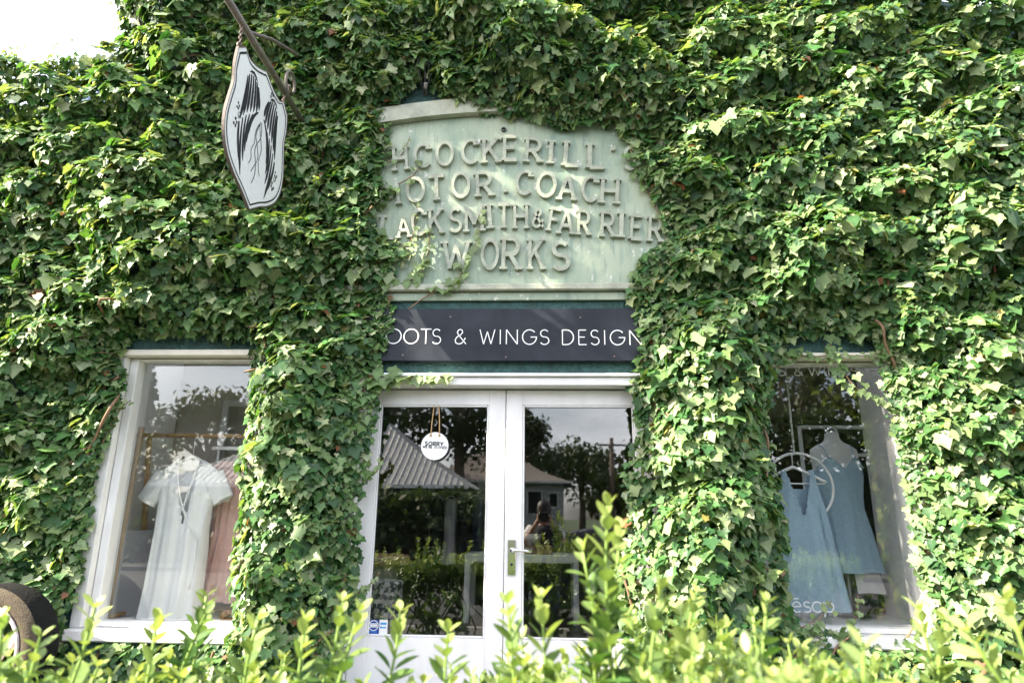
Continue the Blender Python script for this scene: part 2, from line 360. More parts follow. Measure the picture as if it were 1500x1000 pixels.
# ================================================================== SETTING
g = MB().add([(-300, -300, -.125), (300, -300, -.125), (300, 300, -.125), (-300, 300, -.125)], [(0, 1, 2, 3)]).build('ground', 'grass'); tag(g, kind='structure')
g = MB().box(-60, 60, -5.6, 6.5, -.3, 0).build('pavement', 'paving'); tag(g, kind='structure')
g = MB().box(-60, 60, -5.75, -5.6, -.3, .012, .01).build('kerb', 'concrete'); tag(g, kind='structure')
g = MB().box(-60, 60, -15, -5.75, -.3, -.115).build('road', 'asphalt'); tag(g, kind='structure')
g = MB().box(-60, 60, -18, -15, -.3, .0).build('far_pavement', 'paving'); tag(g, kind='structure')
g = MB().box(-3.4, 3.2, -3.15, -2.0, -.05, .03).build('garden_bed', 'soil'); tag(g, kind='structure')

# ---- shop building
shop = thing('shop_building', 'old green rendered shop covered in ivy with white double doors', 'building', (-.25, .15, 0))
LWx, LWz = (-2.86, -1.72), (.80, 2.59); DRx, DRz = (-1.25, .76), (.35, 2.425); RWx, RWz = (1.20, 2.33), (.845, 2.565)
def wall_top(x): return 5.75 if x < 1.2 else 5.75-(x-1.2)*.30
def wall_grid(xs, zs, holes, y0, y1, topfn):
    V = {}; mb = MB()
    def solid(i, j):
        if i < 0 or j < 0 or i >= len(xs)-1 or j >= len(zs)-1: return False
        xc, zc = (xs[i]+xs[i+1])/2, (zs[j]+zs[j+1])/2
        return not any(a < xc < b and c < zc < d for (a, b), (c, d) in holes)
    pts = []; idx = {}
    def vid(i, j, k):
        if (i, j, k) not in idx:
            idx[i, j, k] = len(pts); z = zs[j] if j < len(zs)-1 else topfn(xs[i]); pts.append((xs[i], (y0, y1)[k], z))
        return idx[i, j, k]
    fc = []
    for i in range(len(xs)-1):
        for j in range(len(zs)-1):
            if not solid(i, j): continue
            fc.append((vid(i, j, 0), vid(i+1, j, 0), vid(i+1, j+1, 0), vid(i, j+1, 0)))
            fc.append((vid(i, j, 1), vid(i, j+1, 1), vid(i+1, j+1, 1), vid(i+1, j, 1)))
            if not solid(i-1, j): fc.append((vid(i, j, 0), vid(i, j+1, 0), vid(i, j+1, 1), vid(i, j, 1)))
            if not solid(i+1, j): fc.append((vid(i+1, j, 0), vid(i+1, j, 1), vid(i+1, j+1, 1), vid(i+1, j+1, 0)))
            if not solid(i, j-1): fc.append((vid(i, j, 0), vid(i, j, 1), vid(i+1, j, 1), vid(i+1, j, 0)))
            if not solid(i, j+1): fc.append((vid(i, j+1, 0), vid(i+1, j+1, 0), vid(i+1, j+1, 1), vid(i, j+1, 1)))
    mb.add(pts, fc); return mb
xs = sorted({-3.25, *LWx, *DRx, *RWx, 4.6, 3.4}); zs = sorted({0, .35, LWz[0], RWz[0], DRz[1], RWz[1], LWz[1], 4.0})+[5.75]
wall_grid(xs, zs, [(LWx, LWz), (DRx, DRz), (RWx, RWz)], 0, .28, wall_top).build('wall', 'stucco', shop)
for sx in (-3.25, 4.45): MB().box(sx+.001, sx+.15, .281, 6.5, 0, 4.6).build('side_wall', 'stucco', shop)
MB().box(-3.1, 4.45, 6.3, 6.45, 0, 4.6).build('rear_wall', 'stucco', shop)
ADDED_SKY = [((-2.95, -1.65), (.45, .98)), ((1.15, 2.45), (.45, .98)), ((-1.5, .8), (1.3, 3.5))]  # unseen roof openings added to let daylight brighten the shop and window displays
cx_ = sorted({-3.1, 4.45, *[v for a_, _ in ADDED_SKY for v in a_]}); cy_ = sorted({.281, 6.3, *[v for _, b_ in ADDED_SKY for v in b_]})
cg = wall_grid(cx_, cy_, ADDED_SKY, 3.05, 3.15, lambda x: 6.3); cg.v = [(a_, c_, b_) for a_, b_, c_ in cg.v]; cg.build('ceiling', 'shop_wall', shop)
for (a_, b_) in ADDED_SKY: MB().box(a_[0]+.001, a_[1]-.001, b_[0]+.001, b_[1]-.001, 3.09, 3.096).build('added_skylight', 'glass', shop)
MB().box(-3.1, 4.45, .281, 6.3, .001, .355).build('floor', 'floor_dark', shop)
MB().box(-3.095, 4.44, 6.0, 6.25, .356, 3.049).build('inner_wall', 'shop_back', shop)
MB().box(-1.25, .76, -.32, .28, .002, .345, .006).build('doorstep', 'concrete', shop)
# relief panel, moulding, ledge
def arch(x): return 4.325-.075*((x+.25)/.9)**2
ax = [-1.50+i*2.62/30 for i in range(31)]
pan_poly = [(-1.50, 3.036), (1.12, 3.036)]+[(x, arch(x)) for x in reversed(ax)]
panel = MB().extrude(pan_poly, lambda u, v, d: (u, d, v), -.022, .0).build('relief_panel', 'panel_green', shop)
mo_poly = [(x, arch(x)+.004) for x in ax if x < .9]+[(x, arch(x)+.125) for x in reversed(ax) if x < .9]
mo = MB().extrude(mo_poly, lambda u, v, d: (u, d, v), -.075, .0).build('arched_moulding', 'moulding', shop)
MB().box(-1.55, 1.15, -.062, .0, 2.985, 3.032, .008).build('ledge', 'moulding', shop)
MB().box(-1.55, 1.15, -.026, .0, 2.925, 2.982, .004).build('ledge_band', 'panel_green', shop)
for (px, py) in ((738, 191), (833, 187)):
    x, z = W(px, py, -.02); MB().lathe([(.018, -.024), (.018, -.034), (.010, -.036), (.010, -.024)], (x, 0, z), 12, 'y').build('bolt', 'print_black', panel)
rows = [  # (char, centre x, baseline y, height, width) in the 3.125x survey of the panel
 [('H', 212, 376, 105, 66), ('C', 312, 360, 98, 76), ('O', 413, 352, 100, 80), ('C', 527, 344, 103, 76), ('K', 626, 342, 108, 76), ('E', 713, 332, 106, 66), ('R', 815, 340, 105, 72), ('I', 893, 346, 102, 10), ('L', 992, 357, 108, 72), ('L', 1108, 366, 108, 78), ("'", 1186, 365, 96, 6), ('S', 1258, 372, 96, 62)],
 [('M', 165, 534, 100, 84), ('O', 280, 518, 102, 82), ('T', 376, 513, 108, 78), ('O', 487, 499, 108, 84), ('R', 596, 495, 105, 72), ('.', 690, 478, 100, 8), ('C', 770, 485, 102, 76), ('O', 871, 497, 105, 88), ('A', 968, 512, 112, 80), ('C', 1072, 517, 108, 74), ('H', 1162, 528, 112, 78)],
 [('B', 45, 678, 100, 56), ('L', 150, 688, 100, 66), ('A', 226, 684, 92, 60), ('C', 297, 670, 110, 66), ('K', 374, 664, 108, 64), ('S', 460, 656, 102, 60), ('M', 548, 656, 112, 84), ('I', 620, 642, 108, 10), ('T', 682, 640, 105, 64), ('H', 759, 642, 108, 64), ('&', 836, 637, 78, 58), ('F', 906, 655, 100, 52), ('A', 962, 667, 104, 70), ('R', 1046, 672, 108, 58), ('R', 1156, 680, 110, 62), ('I', 1216, 682, 112, 10), ('E', 1286, 692, 106, 56), ('R', 1372, 702, 110, 62)],
 [('W', 462, 826, 122, 122), ('O', 617, 824, 128, 82), ('R', 714, 828, 138, 82), ('K', 832, 828, 136, 74), ('S', 942, 828, 120, 84)],
]
for row in rows:
    n = len(row)
    for i, (c, zx, zy, h, wz) in enumerate(row):
        px, py = 520+zx/3.125, 130+zy/3.125
        x, z = W(px, py, -.03); x1, z1 = W(px, py-h/3.125, -.03); xa, _ = W(px-wz/6.25, py, -.03); xb, _ = W(px+wz/6.25, py, -.03)
        a, b = row[max(i-1, 0)], row[min(i+1, n-1)]
        ang = -math.atan2((b[2]-a[2])*.95, b[1]-a[1])*.75 if c not in "'." else 0
        H_ = z1-z; gw = max(glyph(c)[0], .02); ws = (xb-xa-.08*H_)/(gw*H_) if gw > .1 else 1
        letter(panel, c, x, z, H_, ws, ang, -.0215, .172, .030, 'letter_paint', serif=.095 if c not in "'.&SO" else 0, inset=.10)

# low ivy wall of the neighbouring yard (left)
lw = MB().box(-11, -3.26, .02, .30, 0, 4.54, .01).build('yard_wall', 'stucco'); tag(lw, 'lower wall under ivy at the far left with sky above it', 'wall')

# ---- windows
def window(name, X, Z, sill_h=.07, g=.115, arch_w=.075):
    x0, x1 = X; z0, z1 = Z
    wdw = bpy.data.objects.new(name, None); link(wdw, shop); wdw.matrix_parent_inverse = Matrix.Translation(-Vector(shop.location))
    wdw.name = name
    f = MB()
    for a_, b_ in ((x0+.002, x0+arch_w), (x1-arch_w, x1-.002)): MB().box(a_, b_, -.018, .09, z0+sill_h, z1-.045, .004).build('architrave', 'worn_white', wdw)
    MB().box(x0-.02, x1+.02, -.045, .09, z1-.043, z1-.002, .006).build('head', 'cream_paint', wdw)
    f = MB(); a, b = x0+arch_w+.004, x1-arch_w-.004; s = .055
    f.box(a, a+s, .03, .14, z0+sill_h+.001, z1-.048, .004); f.box(b-s, b, .03, .14, z0+sill_h+.001, z1-.048, .004)
    f.box(a+s+.001, b-s-.001, .032, .138, z1-.05-.012, z1-.05, .003); f.box(a+s+.001, b-s-.001, .032, .138, z0+sill_h+.001, z0+sill_h+.03, .003)
    f.build('frame', 'worn_white', wdw)
    MB().box(a+s+.001, b-s-.001, g-.003, g+.003, z0+sill_h+.031, z1-.063).build('pane', 'glass', wdw)
    MB().box(x0+.001, x1-.001, -.07, .20, z0+.002, z0+sill_h-.002, .008).build('sill', 'worn_white', wdw)
    return wdw
window('window', LWx, LWz); window('window', RWx, RWz)
# display recesses
for (X, Z) in ((LWx, LWz), (RWx, RWz)):
    f = MB(); f.box(X[0]-.12, X[1]+.12, .285, 1.08, Z[0]-.03, Z[0]+.055, .004); f.build('display_shelf', 'shelf_white', shop)
    f = MB(); f.box(X[0]-.14, X[0]-.10, .283, .98, Z[0]+.057, 2.9); f.build('display_side', 'display_wall', shop)
    f = MB(); f.box(X[1]+.10, X[1]+.14, .283, .98, Z[0]+.057, 2.9); f.build('display_side', 'display_wall', shop)
    MB().box(X[0]-.12, X[1]+.12, 1.03, 1.06, .36, Z[0]-.032).build('display_skirt', 'shelf_white', shop)

MB().box(LWx[0]-.12, LWx[1]+.12, 1.0, 1.028, LWz[0]+.057, 2.9).build('display_back', 'display_back', shop)
# ---- doors
xm = -.245
for a_, b_ in ((DRx[0]+.001, -1.175), (.685, DRx[1]-.001)): MB().box(a_, b_, -.03, .20, .351, 2.345, .004).build('door_jamb', 'white_paint', shop)
f = MB(); f.box(DRx[0]-.04, DRx[1]+.04, -.055, .20, 2.347, 2.40, .006); f.box(DRx[0]-.05, DRx[1]+.05, -.075, .20, 2.402, 2.424, .005); f.build('door_head', 'white_paint', shop)
def door(x0, x1, hs):
    d = MB(); st = .108; y0, y1 = .06, .105
    d.box(x0, x0+st, y0, y1, .37, 2.338, .004); d.box(x1-st, x1, y0, y1, .37, 2.338, .004)
    d.box(x0+st, x1-st, y0+.001, y1-.001, 2.240, 2.337, .002); d.box(x0+st, x1-st, y0+.001, y1-.001, .371, .842, .002)
    o = d.build('door', 'white_paint', shop)
    MB().box(x0+st+.001, x1-st-.001, .079, .085, .843, 2.239).build('pane', 'glass', o)
    b = MB()
    for (a, c, e, h) in ((x0+st, x0+st+.012, .843, 2.239), (x1-st-.012, x1-st, .843, 2.239)): b.box(a+.0005, c-.0005, .064, .078, e, h, .003)
    b.box(x0+st+.013, x1-st-.013, .064, .078, 2.227, 2.2385, .003); b.box(x0+st+.013, x1-st-.013, .064, .078, .8435, .855, .003)
    b.build('glazing_bead', 'white_paint', o)
    return o
dl = door(-1.172, xm-.002, 1); dr = door(xm+.002, .682, -1)
hx = -.198
pl = MB().box(hx-.024, hx+.024, .050, .0595, 1.20, 1.405, .003).build('lock_plate', 'chrome', dr)
h = MB(); h.lathe([(.016, .052), (.016, .034), (.010, .030), (.010, .0)], (hx, 0, 1.345), 16, 'y'); h.tube([(hx, .004, 1.345), (hx+.02, .0, 1.345), (hx+.06, -.002, 1.345), (hx+.125, .002, 1.343)], [.011, .011, .010, .009], 10)
h.build('handle', 'chrome', dr, True)
MB().lathe([(.009, .049), (.009, .046), (.0, .046)], (hx, 0, 1.262), 12, 'y').build('keyhole', 'print_black', dr)

# ---- fascia sign
fs = thing('fascia_sign', 'long black shop sign with thin white capital letters above the doors', 'sign', (-.25, -.02, 2.5))
MB().box(-1.30, .86, -.055, -.004, 2.507, 2.858, .003).build('board', 'sign_black', fs)
for c, zx, wz in (('R', 152, 42), ('O', 228, 66), ('O', 305, 64), ('T', 370, 46), ('S', 417, 38), ('&', 522, 50), ('W', 641, 66), ('I', 698, 2), ('N', 749, 48), ('G', 826, 60), ('S', 893, 40), ('D', 997, 50), ('E', 1061, 34), ('S', 1115, 38), ('I', 1158, 2), ('G', 1214, 62), ('N', 1294, 50)):
    px = 500+zx/3; x, z = W(px, 400+(309+(zx-230)*.006)/3, -.056); _, z1 = W(px, 400+(245+(zx-230)*.006)/3, -.056); xa, _ = W(px-wz/6, 500, -.056); xb, _ = W(px+wz/6, 500, -.056)
    gw = glyph(c)[0]; letter(fs, c, x, z, z1-z, (xb-xa)/(gw*(z1-z)) if gw > .1 else 1, 0, -.0553, .062, .0012, 'print_white', inset=0)
for (px, py) in ((741, 523), (590, 520), (900, 522), (660, 464), (850, 465)):
    x, z = W(px, py, -.055); MB().lathe([(.006, -.055), (.006, -.058), (.0, -.059)], (x, 0, z), 10, 'y').build('screw', 'chain_iron', fs)

# ---- hanging shield sign and bracket
XS = -1.70; KS = 1.0625; YC = -4.1+(-.985+4.1)*KS; Z0 = 1.55+(3.0-1.55)*KS; TILT = .045
def SH(s, hh, d=0.0):   # local sign coordinates -> world; d = proud of the camera-side face
    return (XS+.02+d, YC+s*KS, Z0+(hh+TILT*s*1.2)*KS)
def spl(pts, n=5, closed=True):
    out = []; m = len(pts)
    for i in range(m if closed else m-1):
        p0, p1, p2, p3 = (pts[(i-1) % m], pts[i], pts[(i+1) % m], pts[(i+2) % m]) if closed else (pts[max(i-1, 0)], pts[i], pts[i+1], pts[min(i+2, m-1)])
        for k in range(n):
            t = k/n
            out.append(tuple(.5*((2*b)+(-a+c)*t+(2*a-5*b+4*c-d)*t*t+(-a+3*b-3*c+d)*t**3) for a, b, c, d in zip(p0, p1, p2, p3)))
    if not closed: out.append(tuple(pts[-1]))
    return out
half = spl([(.0, .985), (.05, .962), (.12, .935), (.20, .925), (.255, .955)], 4, False)+spl([(.325, .90), (.335, .80), (.325, .70), (.345, .60), (.362, .50), (.35, .40), (.30, .31), (.21, .24), (.10, .185), (.0, .125)], 4, False)
outline = half+[(-s, h_) for s, h_ in reversed(half[1:-1])]
hs = thing('hanging_sign', 'white shield sign with black feathered wings hanging from an iron bracket', 'sign', (XS, YC, Z0))
bd = MB(); n = len(outline)
bd.add([SH(s, h_, -.0005) for s, h_ in outline]+[SH(s, h_, -.0125) for s, h_ in outline], [tuple(range(n)), tuple(range(2*n-1, n-1, -1))]); bd.build('board', 'board_white', hs)
ed = MB(); o2 = [(s*1.012, .55+(h_-.55)*1.012) for s, h_ in outline]
ed.add([SH(s, h_, .002) for s, h_ in o2]+[SH(s, h_, -.014) for s, h_ in o2]+[SH(s*.985, .55+(h_-.55)*.985, .002) for s, h_ in o2]+[SH(s*.985, .55+(h_-.55)*.985, -.014) for s, h_ in o2],
       [(i, (i+1) % n, (i+1) % n+n, i+n) for i in range(n)]+[(i, i+2*n, (i+1) % n+2*n, (i+1) % n) for i in range(n)]+[(i+n, (i+1) % n+n, (i+1) % n+3*n, i+3*n) for i in range(n)])
ed.build('edge_band', 'board_edge', hs)
def ring(a, b, d):
    mb = MB(); P = [SH(s*a, .55+(h_-.55)*a, d) for s, h_ in outline]+[SH(s*b, .55+(h_-.55)*b, d) for s, h_ in outline]
    return mb.add(P, [(i, (i+1) % n, (i+1) % n+n, i+n) for i in range(n)])
ring(.955, .93, .0012).build('border_line', 'print_black', hs)
def WG(p): return (p[0]*1.16, .565+(p[1]-.565)*1.17)
def flat(pts2, d, name='feather'):
    pts2 = [WG(p) for p in pts2] if name == 'feather' else pts2
    mb = MB(); k = len(pts2); mb.add([SH(s, h_, d) for s, h_ in pts2]+[SH(s, h_, d-.0010) for s, h_ in pts2], [tuple(range(k)), tuple(range(2*k-1, k-1, -1))]+[(i, (i+1) % k, (i+1) % k+k, i+k) for i in range(k)]); return mb.build(name, 'print_black', hs)
def feather(p0, p1, bow, wd, d):
    p0, p1 = Vector(p0), Vector(p1); t = (p1-p0); nn = Vector((-t.y, t.x)).normalized(); Lp, Rp = [], []
    for k in range(11):
        u = k/10; c = p0+t*u+nn*bow*4*u*(1-u); ww = wd*(.55+.6*sin(pi*min(1, u*1.1)*.62))*(1 if u < .8 else max(.04, (1-u)/.2)**.6); Lp.append(c+nn*ww/2); Rp.append(c-nn*ww/2)
    flat([tuple(p) for p in Lp+Rp[::-1]], d)
for sg in (1, -1):
    q = 0
    U0 = [(.062, .795), (.080, .808), (.098, .816), (.118, .818), (.138, .812), (.156, .800), (.170, .782)]
    U1 = [(.028, .690), (.050, .665), (.078, .650), (.108, .632), (.138, .610), (.166, .580), (.192, .545)]
    L1 = [(.094, .565), (.100, .520), (.106, .475), (.112, .425), (.118, .375), (.126, .300), (.142, .345)]
    for a, b in zip(U0, U1): feather((a[0]*sg, a[1]), (b[0]*sg, b[1]), -.006*sg,   .0172, .0014+q*.00002); q += 1
    for a, b in zip(U1, L1):
        feather((a[0]*sg*.98+.004*sg, a[1]-.014), (b[0]*sg*1.0, b[1]), .012*sg, .0150, .0014+q*.00002); q += 1
    feather((.196*sg, .53), (.150*sg, .37), .012*sg, .014, .0016)
    flat([(sg*s, h_) for s, h_ in ((.070, .812), (.090, .832), (.115, .840), (.142, .832), (.160, .812), (.140, .820), (.115, .826), (.090, .820))], .0014)
def line2(pts, wd, d, name):
    mb = MB(); stroke(mb, spl(pts, 4, False), wd, 0, .001, lambda u, v, e: SH(u, v, d+e)); return mb.build(name, 'print_black', hs)
line2([(.00, .645), (-.02, .60), (-.03, .55), (.0, .50), (.02, .44), (-.01, .38), (-.04, .33)], .0042, .0012, 'root_line')
line2([(.012, .66), (.025, .61), (.02, .56), (-.015, .51), (-.025, .46), (.0, .40), (.005, .33), (-.02, .27)], .0042, .0024, 'root_line')
line2([(-.005, .655), (.0, .61), (.03, .55), (.045, .50), (.03, .44), (.04, .38), (.06, .35)], .0036, .0036, 'root_line')
line2([(-.015, .635), (-.045, .57), (-.045, .50), (-.07, .45), (-.06, .40), (-.08, .36)], .0036, .0048, 'root_line')
for (cs, ch, sc_) in ((.10, .885, 1.), (-.255, .60, .8), (-.262, .50, 1), (.262, .46, .9), (.235, .375, 1)):
    for k in range(4):
        a = k*1.3+cs*9; flat([(cs+.016*sc_*cos(a)+.008*cos(b)*sc_, ch+.02*sc_*sin(a)+.010*sin(b)*sc_) for b in [j*pi/3 for j in range(6)]], .0013+k*.0002, 'flourish')
for cs, ch in ((-.235, .55), (.25, .42)): line2([(cs+.02*math.exp(-t*.25)*cos(t), ch+.035*math.exp(-t*.25)*sin(t)) for t in [i*.8 for i in range(11)]], .0026, .0012, 'flourish')
br = thing('sign_bracket', 'rusty iron wall bracket with diagonal brace and scroll above the shield sign', 'bracket', (XS, 0, 4.22))
BZ = 4.22
MB().tube([(XS, -1.42, BZ), (XS, .02, BZ)], .021, 10).build('bar', 'bracket_iron', br, True)
pA = Vector((XS, -.98, BZ+.0)); pB = Vector((-1.36, -.02, BZ+.33))
MB().tube([(XS, -1.00, BZ+.022), W3(398, 58, -.72), W3(428, 76, -.42), W3(446, 90, .01)], .012, 8).build('brace', 'bracket_iron', br, True)
sp = [(XS+.002, -.40-.085*(1-t/9.5)*cos(t)*1.0, BZ+.115+.095*(1-t/9.5)*sin(t)) for t in [i*.35-1.6 for i in range(22)]]
mb = MB(); mb.tube(sp, .010, 6); mb.build('scroll', 'bracket_iron', br, True)
def chain(p0, p1, k, parent):
    p0, p1 = Vector(p0), Vector(p1); mb = MB(); d = (p1-p0).normalized(); e1 = d.orthogonal().normalized(); e2 = d.cross(e1)
    for i in range(k):
        c = p0+(p1-p0)*((i+.5)/k); L = (p1-p0).length/k*.68; s_ = (e1, e2)[i % 2]
        mb.tube([c+d*L*cos(a)+s_*L*.55*sin(a) for a in [j*2*pi/10 for j in range(11)]], .0042, 5, False)
    return mb.build('chain', 'chain_iron', parent, True)
near = Vector(SH(-.285, .945, -.02)); far = Vector(SH(.285, .945, -.02))
chain(near, (XS, near.y-.01, BZ-.02), 7, hs); chain(far, (XS, far.y+.01, BZ-.02), 5, hs)
for p in (near, far): MB().tube([p+Vector((0, .022*cos(a), .022*sin(a)-.01)) for a in [j*2*pi/12 for j in range(13)]], .006, 6, False).build('ring', 'chain_iron', hs, True)

# ---- closed sign and stickers, glass lettering
cx, cz = W(637, 653, .05); rr = .088
cs_ = thing('closed_sign', 'round white SORRY WE ARE CLOSED sign hung by cord on the left door', 'sign', (cx, .05, cz-rr))
MB().lathe([(0, .0), (rr, .0), (rr, .008), (0, .008)], (cx, .045, cz), 40, 'y').build('disc', 'print_white', cs_)
MB().lathe([(rr+.0005, -.0005), (rr+.003, -.0005), (rr+.003, .009), (rr+.0005, .009)], (cx, .045, cz), 40, 'y').build('rim', 'print_black', cs_)
for s_, tz in ((-1, .0), (1, .0)):
    ex, ez = cx+s_*.028, cz+.066
    MB().lathe([(.0075, -.0005), (.0075, -.003), (.003, -.003), (.003, -.0005)], (ex, .045, ez), 12, 'y').build('eyelet', 'brass', cs_)
    MB().tube([(ex, .041, ez), (ex-.004*s_, .045, ez+.09), (cx+s_*.016, .052, 2.235)], .0034, 6).build('cord', 'cord', cs_)
def word(parent, txt, x0, x1, z, h, y, wd, depth, m, serif=0, slope=0, gap=.28):
    ws = [glyph(c)[0] if c != ' ' else .35 for c in txt]; tot = sum(ws)+gap*(len(txt)-1); k = (x1-x0)/(tot*h); u = 0
    for c, g_ in zip(txt, ws):
        if c != ' ': letter(parent, c, x0+(u+g_/2)*h*k, z+slope*(u*h*k), h, k, math.atan(slope), y, wd, depth, m, serif, 0)
        u += g_+gap
word(cs_, 'SORRY,', cx-.062, cx+.062, cz+.004, .0235, .0447, .26, .0008, 'print_black', .14, -.04, .34)
word(cs_, "WE'RE CLOSED", cx-.076, cx+.080, cz-.012, .0125, .0447, .24, .0008, 'print_black', .14, -.04, .34)
def sticker(px0, py0, px1, py1, name, label, build):
    y = .0785; x0, z1 = W(px0, py0, y); x1, z0 = W(px1, py1, y)
    t_ = thing(name, label, 'sticker', ((x0+x1)/2, y, z0), 'payment stickers'); build(t_, x0, x1, z0, z1, y)
def st_a(t_, x0, x1, z0, z1, y):
    MB().box(x0, x1, y-.0008, y, z0, z1).build('backing', 'sticker_blue', t_)
    c = ((x0+x1)/2, (z0+z1)/2+.008); r = (x1-x0)*.40; mb = MB(); stroke(mb, arc(c[0], c[1], r, r, 0, 360, 24), .0045, .0008, .0014, lambda u, v, d: (u, y-d, v)); mb.build('globe_ring', 'sticker_white', t_)
    for k, (a, b) in enumerate(((-.30, .012), (.02, .020), (.34, .012))):
        mb = MB(); stroke(mb, [(c[0]-r*.8, c[1]+r*a), (c[0]+r*.8, c[1]+r*a)], b*.45, .0008, .0016+k*.0001, lambda u, v, d: (u, y-d, v)); mb.build('emblem_bar', 'sticker_white', t_)
    mb = MB(); stroke(mb, [(x0+.012, z0+.012), (x1-.012, z0+.012)], .004, .0008, .0015, lambda u, v, d: (u, y-d, v)); mb.build('caption_line', 'sticker_cyan', t_)
def st_b(t_, x0, x1, z0, z1, y):
    MB().box(x0, x1, y-.0008, y, z0, z1).build('backing', 'sticker_white', t_); hh = z1-z0
    MB().box(x0+.008, x1-.006, y-.0014, y-.0009, z0+hh*.66, z0+hh*.80).build('emblem_bar', 'sticker_cyan', t_); MB().box(x0+.008, x1-.008, y-.0014, y-.0009, z0+hh*.40, z0+hh*.50).build('emblem_bar', 'sticker_cyan', t_)
    MB().box(x0+.008, x0+.016, y-.0014, y-.0009, z0+hh*.505, z0+hh*.56).build('emblem_bar', 'sticker_cyan', t_)
sticker(539.5, 907, 555, 928, 'payment_sticker', 'dark blue sticker with white globe ring low on the left door glass', st_a)
sticker(555.6, 907, 567, 928, 'payment_sticker', 'white sticker with light blue bars low on the left door glass', st_b)
yl = .1115
wl = thing('window_lettering', 'thin white capital lettering along the top of the right window pane', 'lettering', (1.75, yl, 2.42))
for c, px, wz in (('R', 1040, 14), ('O', 1062, 18), ('O', 1087, 18), ('T', 1110, 13), ('S', 1146, 9), ('&', 1170, 12), ('W', 1194, 18), ('I', 1208.5, 1), ('N', 1221, 13), ('G', 1238, 14), ('S', 1251.5, 9), ('D', 1262, 11), ('E', 1280, 9), ('S', 1293, 9)):
    x, z = W(px, 550, yl); _, z1 = W(px, 537, yl); xa, _ = W(px-wz/2, 545, yl); xb, _ = W(px+wz/2, 545, yl); gw = glyph(c)[0]
    if x < 1.36 or x > 2.19: continue
    letter(wl, c, x, z, z1-z, (xb-xa)/(gw*(z1-z)) if gw > .1 else 1, 0, yl, .10, .0008, 'glass_print', inset=0)
al = thing('window_lettering', 'small lower case white lettering at the bottom of the right window pane', 'lettering', (1.55, yl, 1.0))
for c, px in (('e', 1168), ('s', 1183), ('o', 1198), ('p', 1215)):
    x, z = W(px, 896, yl); _, z1 = W(px, 866, yl); letter(al, c, x, z, (z1-z)*1.0, 1.0, 0, yl, .06, .0008, 'glass_print', inset=0)

# ================================================================== GARMENTS AND DISPLAY
def garment(name, m, parent, prof, yc, dep, folds=9, amp=.012, cut=None, nu=72, seed=0, rows_=60, tight=0.0):
    """prof: list of (z, xl, xr) from top to hem; flattened tube with folds growing towards the hem"""
    r = np.random.default_rng(seed); zs_ = np.array([p[0] for p in prof]); xl = np.array([p[1] for p in prof]); xr = np.array([p[2] for p in prof])
    tz = np.linspace(zs_[0], zs_[-1], rows_); XL = np.interp(-tz, -zs_, xl); XR = np.interp(-tz, -zs_, xr)
    ph = r.random(4)*6.28; V = []; Fc = []
    for i, z in enumerate(tz):
        v = i/(rows_-1); c = (XL[i]+XR[i])/2; hw = (XR[i]-XL[i])/2; d = dep*(.45+.55*min(1, v*2+tight))
        for k in range(nu):
            a = 2*pi*k/nu; fl = sin(folds*a+ph[0]+1.2*v)*.6+sin((folds*2+3)*a+ph[1]-2*v)*.3+sin(3*a+ph[2]+3*v)*.4
            f_ = amp*(.25+1.0*v**.8)*fl
            x = c+hw*cos(a)*(1+.25*f_/max(hw, .05)); y = yc+d*(abs(sin(a))**.7)*np.sign(sin(a))+f_
            V.append((x, y, z+.004*sin(5*a+ph[3])*(i == rows_-1)))
    for i in range(rows_-1):
        for k in range(nu):
            k2 = (k+1) % nu; q = (i*nu+k, i*nu+k2, (i+1)*nu+k2, (i+1)*nu+k)
            if cut:
                xm_ = sum(V[j][0] for j in q)/4; zm = sum(V[j][2] for j in q)/4; front = sin(2*pi*(k+.5)/nu) < 0
                if cut(xm_, zm, front): continue
            Fc.append(q)
    return ob(name, V, Fc, m, parent, True)
def sleeve(m, parent, p0, p1, r0, r1, name='sleeve', flat_=.55):
    p0, p1 = Vector(p0), Vector(p1); d = (p1-p0); nn = Vector((-d.z, 0, d.x)).normalized(); V = []; Fc = []; n_ = 20
    for i in range(9):
        t = i/8; r = r0+(r1-r0)*t; c = p0+d*t
        for k in range(n_):
            a = 2*pi*k/n_; V.append(c+nn*r*cos(a)+Vector((0, 1, 0))*r*flat_*sin(a)*(1+.15*sin(5*a+t*3)))
    for i in range(8):
        for k in range(n_): k2 = (k+1) % n_; Fc.append((i*n_+k, i*n_+k2, (i+1)*n_+k2, (i+1)*n_+k))
    return ob(name, [tuple(v) for v in V], Fc, m, parent, True)
def hanger(parent, x, z, hw, y, m='plastic_white', drop=.085, hook_z=None, name='hanger'):
    mb = MB(); pts = [(x-hw, y, z-drop), (x-hw*.6, y, z-drop*.55), (x-.03, y, z-.01), (x, y, z), (x+.03, y, z-.01), (x+hw*.6, y, z-drop*.55), (x+hw, y, z-drop)]
    mb.tube(spl(pts, 3, False), .011, 8); mb.tube([(x-hw*.95, y, z-drop-.008), (x+hw*.95, y, z-drop-.008)], .006, 6)
    hz = hook_z or z+.075
    mb.tube([(x, y, z), (x, y, hz-.03)]+[(x+.018*sin(a)+0, y, hz-.018-.018*cos(a)+.016) for a in [i*.5 for i in range(8)]], .0032, 6)
    return mb.build(name, m, parent, True)
SZ = LWz[0]+.057    # shelf top, left
rk = thing('garment_rack', 'pale wooden A-frame clothes rack standing in the left window', 'clothes rack', (-2.5, .5, SZ))
apx = Vector((-2.93, .50, 2.13))
MB().tube([(-2.84, .30, SZ), (-2.915, .47, 1.95), (-2.93, .50, 2.14)], .020, 8).build('leg', 'wood_pale', rk, True)
MB().tube([(-2.90, .76, SZ), (-2.885, .53, 2.10)], .020, 8).build('leg', 'wood_pale', rk, True)
